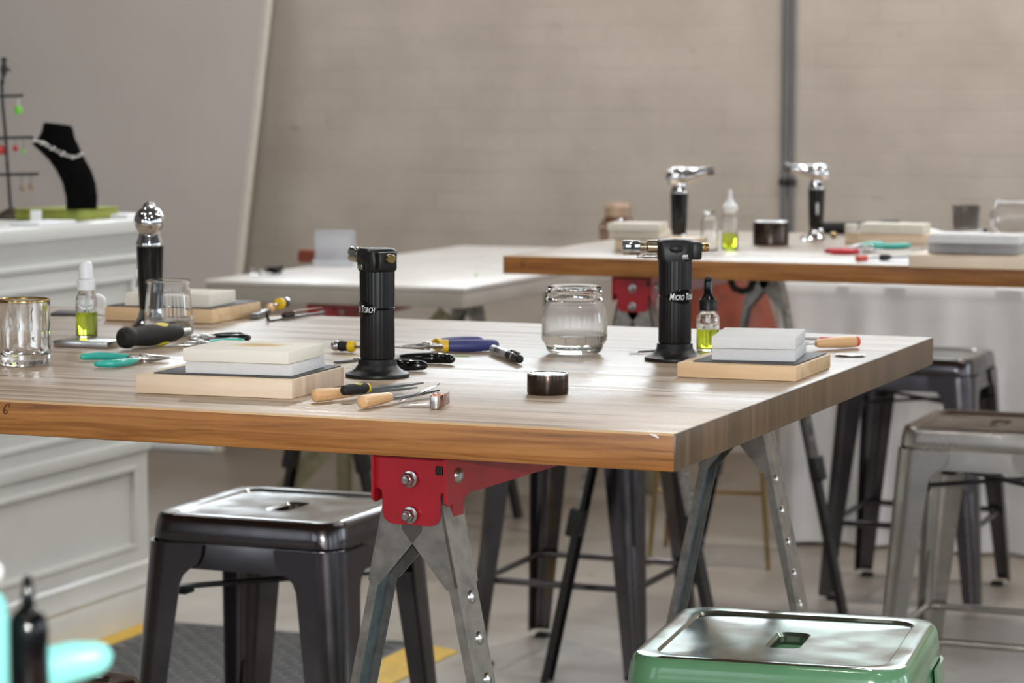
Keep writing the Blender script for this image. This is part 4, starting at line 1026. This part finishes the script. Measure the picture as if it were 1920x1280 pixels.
# ------------------------------------------------------------------ far table
board('wooden soldering board holding cream bricks at the left end of the far table', 1290, 471, .165, .17, .0235, R(3), None)
zf = TOP+.0245
brick('lower cream brick on the far table left end board', 1235, 448.5, zf, .112, .1, .0185, R(4), 'brick_cream')
brick('upper cream brick on the far table left end board', 1236, 433.5, zf+.0189, .115, .1, .0155, R(8), 'brick_cream')
board('wooden soldering board behind the teal pliers on the far table', 1740, 459, .19, .17, .022, R(2.6), None)
zf = TOP+.023
brick('cream brick lying on the board behind the teal pliers', 1730, 440, zf, .145, .1, .022, R(3), 'brick_cream')
p = at(1594, 438, zf); t = MB().lathe([(.0145, 0), (.015, .001), (.015, .02), (.013, .0215)], 28).build('ceramic_dish', 'brick_cream', None, (p.x, p.y+.012, zf+.0004)); tag(t, 'small cream round crucible at the left end of the board behind teal pliers', 'crucible')
board('wooden soldering board at the right edge of the far table front', 1945, 507, .25, .185, .0245, R(1.7), None)
zf = TOP+.0255
brick('grey brick under a white one at the far table right edge', 1910, 478, zf, .178, .115, .022, R(1.5), 'brick_grey')
brick('white brick on a grey brick at the far table right edge', 1912, 459, zf+.0224, .178, .11, .0165, R(1.5), 'brick_white')
def sheet(label, u, v, w, d, rot, z=TOP, grp='white papers on the far table', curl=.0):
    p = at(u, v, z); mb = MB(); n = 10; vs = []; fs = []
    for i in range(n+1):
        for j in (0, 1): vs.append((-w/2+w*i/n, -d/2+d*j, curl*(1+math.cos(2*PI*i/n))*.5))
    vs2 = [(x_, y_, z_+.0004) for x_, y_, z_ in vs]
    for i in range(n): fs.append((2*i, 2*i+2, 2*i+3, 2*i+1))
    k_ = len(vs); fs += [tuple(k_+q_ for q_ in f[::-1]) for f in fs]
    fs += [(2*i, k_+2*i, k_+2*i+2, 2*i+2) for i in range(n)]+[(2*i+1, 2*i+3, k_+2*i+3, k_+2*i+1) for i in range(n)]
    mb.add(vs+vs2, fs); t = mb.build('paper_sheet', 'paper', None, (p.x, p.y, z+.0006), rot, smooth=60); return tag(t, label, 'paper', grp)
sheet('white paper sheet under the red tipped tools on the far table', 1690, 487, .17, .2, R(5))
sheet('white paper sheet between the two boards at the right of the far table', 1764, 442, .16, .2, R(-8), curl=.012)
sp_ = sheet('white paper folded on top of the white brick at the far right', 1822, 446, .1, .06, R(3), zf+.0224+.0168)
wb_ = bpy.data.objects[max(o.name for o in bpy.data.objects if o.name.startswith('fire_brick'))]; sp_.location.x = wb_.location.x-.035; sp_.location.y = wb_.location.y+.015
straight_tool('red tipped steel tool near the front edge of the far table', at(1605, 491), at(1740, 486), [('tip', 'red_plastic', 'lathe', [(0, .003), (.002, .0058), (.026, .0055), (.028, .003)], .0066), ('shaft', 'dull_steel', 'lathe', [(.028, .002), (.15, .0016)], .0066)], 'hand_tool', 'tool')
straight_tool('dark handled steel blade on the white paper of the far table', at(1650, 490), at(1765, 484), [('handle', 'black_rubber', 'lathe', [(0, .003), (.003, .0065), (.02, .0065), (.03, .0035)], .0072), ('blade', 'dull_steel', 'flat', [(.03, .003, .0016), (.09, .0045, .0016), (.15, .001, .0008)], .006)], 'craft_knife', 'knife')
straight_tool('brown handled needle file behind the papers on the far table', at(1780, 468), at(1680, 473), [('handle', 'copper_steel', 'lathe', [(0, .003), (.002, .0045), (.03, .004)], .005), ('blade', 'dull_steel', 'lathe', [(.03, .002), (.12, .001)], .005)], 'needle_file', 'file')
p = at(1845, 503); t = MB().box((-.018, -.004, 0), (.018, .006, .0008)).build('tape_scrap', 'paper', None, (p.x, p.y+.012, TOP+.0005), 0); tag(t, 'white tape scrap at the far table front edge', 'scrap')
# black bar tool at the back of the far table
straight_tool('long black handled hammer lying at the back of the far table', at(1540, 440), at(1700, 440), [('handle', 'black_rubber', 'lathe', [(0, .004), (.004, .0145), (.10, .0155), (.145, .012)], .016), ('head', 'black_steel', 'flat', [(.145, .02, .0165), (.186, .02, .0175)], .0185)], 'hammer', 'hammer')
# grey tumbler
p = at(1811, 432); t = thing('smoked_tumbler', 'smoky dark grey ribbed glass at the back right of the far table', 'glass', (p.x, p.y, TOP+.0006))
seg = 60; rings = []
for zz, rr in ((0, .029), (.003, .031), (.055, .0335), (.063, .0345)):
    rings.append([((rr+(.0005 if i % 2 else 0))*math.cos(2*PI*i/seg), (rr+(.0005 if i % 2 else 0))*math.sin(2*PI*i/seg), zz) for i in range(seg)])
for rr, zz in ((.0325, .063), (.031, .05), (.0285, .008), (.001, .007)):
    rings.append([(rr*math.cos(2*PI*i/seg), rr*math.sin(2*PI*i/seg), zz) for i in range(seg)])
MB().loft(rings).build('vessel', 'smoke_glass', t)
# bowl
p = at(1900, 447); t = thing('glass_bowl', 'round clear glass fish bowl at the right edge of the far table', 'bowl', (p.x, p.y, TOP+.0006))
r0 = .056; out = [(0, 0), (.024, 0)]+[(r0*math.cos(R(a_)), .05+r0*1.0*math.sin(R(a_))) for a_ in (-62, -45, -25, -8, 8, 25, 38)]+[(.042, .086), (.046, .0895)]
inn = [(.044, .0905), (.0395, .087)]+[((r0-.0025)*math.cos(R(a_)), .05+(r0-.0025)*math.sin(R(a_))) for a_ in (38, 25, 8, -8, -25, -45, -60)]+[(.015, .004), (0, .0038)]
lathe_glass('vessel', out+inn, 'clear_glass', t)
p = at(1847, 448); t = MB().lathe([(.0045, 0), (.0045, .022), (.003, .024)], 14).build('small_vial', 'black_plastic', None, (p.x, p.y, TOP+.0005)); tag(t, 'tiny black vial between the smoked glass and the glass bowl', 'vial')
# beads beside right chrome torch
for u, v, m_, lb in ((1507, 452, 'clear_glass', 'clear glass bead left of the right chrome torch base'), (1563, 448, 'brass', 'small brass and glass bead right of the right chrome torch base')):
    p = at(u, v); t = MB().ball((0, 0, .0085), .0082).build('glass_bead', m_, None, (p.x, p.y, TOP+.0004)); tag(t, lb, 'bead', 'beads by the chrome torch')
# jar behind bricks
p = at(1168, 440); t = thing('storage_jar', 'brown tinted glass jar with pale lid far behind the cream bricks', 'jar', (-2.69, 7.5, zt+.0006))
t.scale = (1.5, 1.5, 2.1)
MB().lathe([(0, 0), (.036, 0), (.039, .004), (.039, .045), (.03, .055), (.027, .058), (.0255, .058), (.0285, .054), (.037, .044), (.037, .006), (0, .004)], 40, cap=(False, False)).build('vessel', 'amber_glass', t)
MB().lathe([(.0255, .052), (.028, .072), (.022, .078)], 24).build('lid', 'beige_bead', t)

# ------------------------------------------------------------------ white table items
p = at(628, 496, zt); t = thing('plastic_case', 'open clear plastic case standing on the white table', 'box', (p.x, p.y, zt+.0005), YAW)
wv, hv = .115, .098
mb = MB(); mb.box((-wv/2, 0, .004), (wv/2, .002, hv), .0008); mb.build('lid', 'clear_plastic', t)
mb = MB()
for lo, hi in (((-wv/2, -.004, .004), (-wv/2+.005, .014, hv)), ((wv/2-.005, -.004, .004), (wv/2, .014, hv)), ((-wv/2, -.004, hv-.005), (wv/2, .014, hv))): mb.box(lo, hi, .001)
mb.build('lid_rim', 'clear_plastic', t)
mb = MB(); mb.box((-wv/2, -.09, 0), (wv/2, -.001, .003), .0008); mb.box((-wv/2, -.09, 0), (-wv/2+.003, -.001, .018)); mb.box((wv/2-.003, -.09, 0), (wv/2, -.001, .018)); mb.box((-wv/2, -.09, 0), (wv/2, -.087, .018)); mb.build('tray', 'clear_plastic', t)
p = at(512, 515, zt); mb = MB(); random.seed(3)
pt = [(random.uniform(-.025, .025), random.uniform(-.02, .02), random.uniform(.004, .02)) for _ in range(26)]
mb.tube(pt, .0035, 8); t = mb.build('cable_tangle', 'black_plastic', None, (p.x, p.y, zt+.001)); tag(t, 'small tangle of black cord on the white table', 'cord')
p = at(480, 514, zt); t = MB().lathe([(.014, 0), (.016, .002), (.017, .016), (.0155, .016), (.0145, .004), (.001, .003)], 24).build('glass_dish', 'clear_glass', None, (p.x, p.y, zt+.0006)); tag(t, 'tiny clear glass dish left of the black cord tangle', 'dish')
pc = at(555, 497, zt); t = thing('leather_pouch', 'rust brown leather pouch propped on the white table behind the plastic case', 'pouch', (pc.x, pc.y+.14, zt+.0008), YAW)
MB().loft([rrect(.11, .04, .012, 5, .0), rrect(.115, .05, .014, 5, .012), rrect(.112, .045, .014, 5, .026), rrect(.106, .02, .008, 5, .036)]).build('body', 'rust_leather', t)
MB().box((-.054, -.03, .024), (.054, -.022, .04), .003).build('flap', 'rust_leather', t)
p = at(893, 518, zt); t = MB().ball((0, 0, .004), .004).build('green_bead', 'green_bead', None, (p.x, p.y, zt+.0003)); tag(t, 'single small green bead on the white table', 'bead')

# ------------------------------------------------------------------ rust chair behind the far table
pch = atY(1345, 640, 6.70)
ch = thing('tub_chair', 'rust leather chair with thin brass legs behind the far table', 'chair', (pch.x, pch.y, 0), R(10))
rings = []
for zz, w_, d_ in ((.40, .34, .30), (.47, .36, .32), (.62, .33, .31), (.72, .27, .28), (.80, .20, .24), (.805, .18, .22)):
    o_ = []
    for i in range(25):
        a_ = R(180+180*i/24); o_.append((w_/2*math.cos(a_), d_*.5*math.sin(a_), zz))
    for i in range(24, -1, -1):
        a_ = R(180+180*i/24); o_.append(((w_/2-.025)*math.cos(a_), (d_*.5-.025)*math.sin(a_), zz))
    rings.append(o_)
MB().loft(rings).build('backrest', 'rust_leather', ch)
MB().loft([rrect(.33, .32, .08, 6, .40), rrect(.34, .33, .09, 6, .43), rrect(.33, .32, .08, 6, .47), rrect(.28, .27, .06, 6, .48)], M=T(0, .02, 0)).build('seat', 'rust_leather', ch)
for sx, sy in ((1, 1), (-1, 1), (1, -1), (-1, -1)):
    MB().tube([(sx*.13, sy*.12, .40), (sx*.16, sy*.15, .0)], [.008, .006], 10).build('leg', 'brass_leg', ch)
MB().tube([(-.145, -.135, .2), (.145, -.135, .2)], .005, 8).build('stretcher', 'brass_leg', ch)
# cord loop under far table
pl = atY(1392, 540, 5.45)
mb = MB(); mb.tube([(-.026, 0, TOP-TH-.003), (-.027, 0, TOP-TH-.025), (-.018, 0, TOP-TH-.045), (0, 0, TOP-TH-.052), (.018, 0, TOP-TH-.045), (.027, 0, TOP-TH-.025), (.026, 0, TOP-TH-.003)], .0075, 12)
t = mb.build('hanging_cord_loop', 'black_rubber', None, (pl.x, pl.y, 0), YAW); tag(t, 'black cord loop hanging under the far table before the rust chair', 'cord')

# ------------------------------------------------------------------ cabinet top display
ctop = CZ+.0006
bx_ = at(126, 411, CZ)
t = thing('display_box', 'moss green flat box under the black necklace bust', 'box', (-3.235, 5.235, ctop), R(86))
MB().box((-.105, -.07, 0), (.105, .07, .020), .002).build('base', 'moss_green', t)
MB().box((-.106, -.071, .0205), (.106, .071, .0265), .002).build('lid', 'moss_green', t)
# bust
pb_ = at(153, 392, ctop+.027)
bz = ctop+.0272
bust = thing('necklace_bust', 'black velvet necklace bust on the green box', 'bust', (pb_.x, pb_.y, bz), YAW)
sc = 1/802.0
rowsb = [(392, 125, 181.5, .05), (370, 124.5, 182.5, .05), (345, 119, 180, .05), (322, 108, 172.5, .048), (302, 94, 161.5, .046), (288, 80, 155, .044), (278, 69, 150.5, .042), (272, 64, 148, .040), (267, 67, 145, .040), (260, 77, 142.5, .041), (250, 82.5, 140.5, .042), (241, 85, 139, .042), (237, 88, 136, .038)]
rings = []
for y_, xa, xb, dp in rowsb:
    c_ = ((xa+xb)/2-153)*sc; w_ = (xb-xa)/2*sc; zz = (392-y_)*sc
    rings.append([(c_+w_*math.cos(2*PI*i/36), dp*.5*math.sin(2*PI*i/36), zz+(-.004 if y_ < 245 else 0)*math.cos(2*PI*i/36)) for i in range(36)])
MB().loft(rings).build('form', 'black_velvet', bust)
mb = MB(); cpts = [(72, 266), (80, 268), (88, 271), (97, 276), (106, 281), (115, 286), (124, 291), (133, 295), (142, 297), (150, 296), (155, 292)]
for i, (x_, y_) in enumerate(cpts):
    f = (x_-110)/45.0
    yy = -.5*.046*math.sqrt(max(.02, 1-f*f))-.0045
    mb.ball(((x_-153)*sc, yy, (392-y_)*sc), .0052 if i % 2 else .0072, sq=(1.1, .6, .75), seg=10)
mb.tube([((x_-153)*sc, -.5*.046*math.sqrt(max(.02, 1-((x_-110)/45.0)**2))-.0025, (392-y_)*sc) for x_, y_ in cpts], .0018, 6)
nk = mb.build('chain_necklace', 'silver', None, (pb_.x, pb_.y, bz), YAW); nk.location += FW*-.004; tag(nk, 'silver chunky chain necklace draped on the black bust', 'necklace')
# jewellery tree
pt_ = at(32, 410, CZ)
tree = thing('jewellery_tree', 'dark iron jewellery tree with a bird finial on the cabinet', 'jewellery stand', (pt_.x, pt_.y, ctop), YAW)
sc = 1/812.0
def L2(x_, y_, d=0): return ((x_-32)*sc, d, (410-y_)*sc)
MB().lathe([(.048, 0), (.05, .002), (.034, .011), (.018, .02), (.006, .027)], 32, T((24-32)*sc, 0, 0)).build('foot', 'brown_iron', tree)
MB().tube([L2(20, 388), L2(18, 350), L2(15, 300), L2(13, 250), L2(9, 200), L2(7, 152)], .0040, 10).build('pole', 'dark_iron', tree)
for y_, xa, xb in ((180, -34, 48), (258, -50, 66), (327, -58, 75)):
    MB().tube([L2(xa, y_+3), L2((xa+xb)/2, y_), L2(xb-4, y_-1), L2(xb, y_-2)], [.0032, .0036, .0038, .0025], 10).build('arm', 'dark_iron', tree)
mb = MB(); mb.tube([L2(7, 154), L2(10, 144)], .0036, 8); mb.tube([L2(11, 145), L2(12, 130), L2(13, 118)], [.004, .009, .006], 12); mb.ball(L2(13, 112), .0075); mb.tube([L2(13, 130), L2(20, 130), L2(25, 131)], [.005, .004, .002], 8); mb.tube([L2(12, 150), L2(9, 158)], .003, 8)
mb.build('finial', 'dark_iron', tree)
for x_, y_, r_, m_, lb in ((38, 206, 8, 'green_bead', 'lime green bead earring hanging from the top arm of the jewellery tree'), (5, 281, 8, 'red_bead', 'bright red bead earring hanging left of the jewellery tree pole'), (31, 278, 5, 'red_bead', 'dull red earring hanging right of the jewellery tree pole'), (47, 284, 4, 'green_bead', 'small green drop earring on the middle arm of the jewellery tree'), (42, 352, 6, 'beige_bead', 'beige bead earring under the lowest arm of the jewellery tree'), (60, 350, 6, 'beige_bead', 'beige bead earring at the end of the lowest jewellery tree arm')):
    ty = 180 if y_ < 230 else (258 if y_ < 300 else 327)
    t = thing('hanging_earring', lb, 'earring', (pt_.x, pt_.y, ctop), YAW, 'earrings on the jewellery tree')
    MB().ball(L2(x_, y_), r_*sc, sq=(1, .6, 1.15), seg=12).build('bead', m_, t)
    MB().tube([L2(x_, y_-r_+1), L2(x_, ty+2)], .0009, 6).build('hook', 'silver', t)
p = at(68, 416, CZ); t = MB().box((-.012, -.006, 0), (.012, .006, .026), .001).build('price_card', 'paper', None, (p.x, p.y, ctop), YAW); tag(t, 'small white card standing beside the jewellery tree foot', 'card')
p = at(30, 424, CZ); t = MB().box((-.07, -.04, 0), (.07, .04, .008), .001).build('white_booklet', 'paper', None, (-3.14, 4.98, ctop), R(86)); tag(t, 'white flat booklet in front of the jewellery tree', 'booklet')
t = MB().box((-.03, -.04, 0), (.03, .04, .009), .001).build('white_box', 'paper', None, (-3.15, 5.345, ctop), R(5)); tag(t, 'small flat white box at the right end of the cabinet top', 'box')

# ------------------------------------------------------------------ near bench with teal things (bottom left)
nb = thing('near_bench', 'wooden bench edge just below the picture carrying the teal tools', 'bench', (0, 0, 0))
yb = 1.22
MB().box((-1.7, .5, TOP-TH), (-.35, yb, TOP), .003).build('slab', 'oak_front', nb)
for xx, yy in ((-1.64, .56), (-.41, .56), (-1.64, yb-.06), (-.41, yb-.06)): MB().box((xx-.03, yy-.03, 0), (xx+.03, yy+.03, TOP-TH-.001), .004).build('leg', 'oak_front', nb)
q = atD(55, 1290, 1.34)
t = thing('nozzle_bottle', 'small black bottle with a narrow nozzle, blurred in the near left corner', 'bottle', (q.x, q.y, TOP+.0006))
MB().lathe([(.0095, 0), (.0102, .002), (.0102, .062), (.0088, .068), (.0052, .072), (.0036, .0735)], 28).build('body', 'black_gloss', t)
MB().lathe([(.0036, .0736), (.0033, .078), (.0022, .088), (.0012, .089)], 20).build('nozzle', 'black_gloss', t)
q = atD(-20, 1290, 1.32)
t = thing('teal_bottle', 'teal bottle with white tip cut off by the left edge', 'bottle', (q.x, q.y, TOP+.0006))
MB().lathe([(.0095, 0), (.0105, .002), (.0105, .072), (.009, .080), (.006, .084)], 28).build('body', 'teal_light', t)
MB().lathe([(.0045, .0842), (.0045, .088), (.003, .0895)], 16).build('collar', 'black_plastic', t)
MB().ball((.003, 0, .0945), .0055).build('tip', 'white_plastic', t)
q = atD(214, 1250, 1.36)
t = thing('teal_handle_tool', 'pale teal rounded tool handle sticking out at the bottom left corner', 'tool', (q.x, q.y, TOP+.0006), YAW+PI)
MB().tube([(0.0005, 0, .043), (.003, 0, .043), (.008, 0, .042), (.02, 0, .040), (.035, 0, .036), (.06, 0, .026), (.085, 0, .0125)], [.001, .006, .0088, .011, .0118, .0118, .0118], 16, flat=(.7, 1)).build('handle', 'teal_light', t)

# ------------------------------------------------------------------ lights
def area(name, loc, rot, sx, sy, power, col=(1, 1, 1)):
    l = bpy.data.lights.new(name, 'AREA'); l.shape = 'RECTANGLE'; l.size = sx; l.size_y = sy; l.energy = power; l.color = col
    o = bpy.data.objects.new(name, l); C.objects.link(o); o.location = loc; o.rotation_euler = rot
    return o
DAY = (.83, .93, 1.0)
for a_, b_ in RSP: area('daylight_right', (6.02, (a_+b_)/2, 2.2), (0, R(90), 0), 2.3, b_-a_-.06, 26 if a_ < 5 else 75, DAY)
for a_, b_ in BSP: area('daylight_rear', ((a_+b_)/2, -4.02, 2.15), (R(90), 0, 0), b_-a_-.06, 2.2, 22, DAY)
for (a_, b_), pw in zip(CSP, (22, 58)): area('daylight_clerestory', ((a_+b_)/2, YW+.0, 2.7), (R(-90), 0, 0), b_-a_-.06, .95, pw, DAY)
# warm ceiling lamps
for x_, y_, e_ in ((-4.2, 2.0, 26), (-2.6, 1.2, 26), (-1.0, 2.2, 26), (.8, 1.4, 26), (-4.0, 5.0, 26), (.6, 4.4, 26), (-2.2, -1.0, 26), (.4, -1.4, 26), (-3.1, 6.3, 62), (-1.7, 6.5, 62), (-.3, 6.3, 62), (1.2, 6.1, 62)):
    l = bpy.data.lights.new('ceiling_lamp', 'POINT'); l.energy = e_; l.shadow_soft_size = .07; l.color = (1, .96, .91)
    o = bpy.data.objects.new('ceiling_lamp', l); C.objects.link(o); o.location = (x_, y_, 3.9)
# the camera's own pop-up flash
fl = bpy.data.lights.new('camera_flash', 'SPOT'); fl.energy = 118; fl.spot_size = R(42); fl.spot_blend = .5; fl.shadow_soft_size = .018; fl.color = (1, .98, .95)
fo = bpy.data.objects.new('camera_flash', fl); C.objects.link(fo)
fo.matrix_world = Matrix.Translation(EYE+UP*.106-FW*.02) @ M3.to_4x4()

w = bpy.data.worlds.new('world'); S.world = w; w.use_nodes = True
w.node_tree.nodes['Background'].inputs[0].default_value = (.75, .85, 1, 1); w.node_tree.nodes['Background'].inputs[1].default_value = .6
S.view_settings.view_transform = 'Standard'; S.view_settings.look = 'None'; S.view_settings.gamma = 1; S.view_settings.exposure = .32
S.view_settings.use_curve_mapping = False
S.cycles.use_denoising = True
S.cycles.max_bounces = 14; S.cycles.transmission_bounces = 12; S.cycles.transparent_max_bounces = 12
S.cycles.sample_clamp_indirect = 8
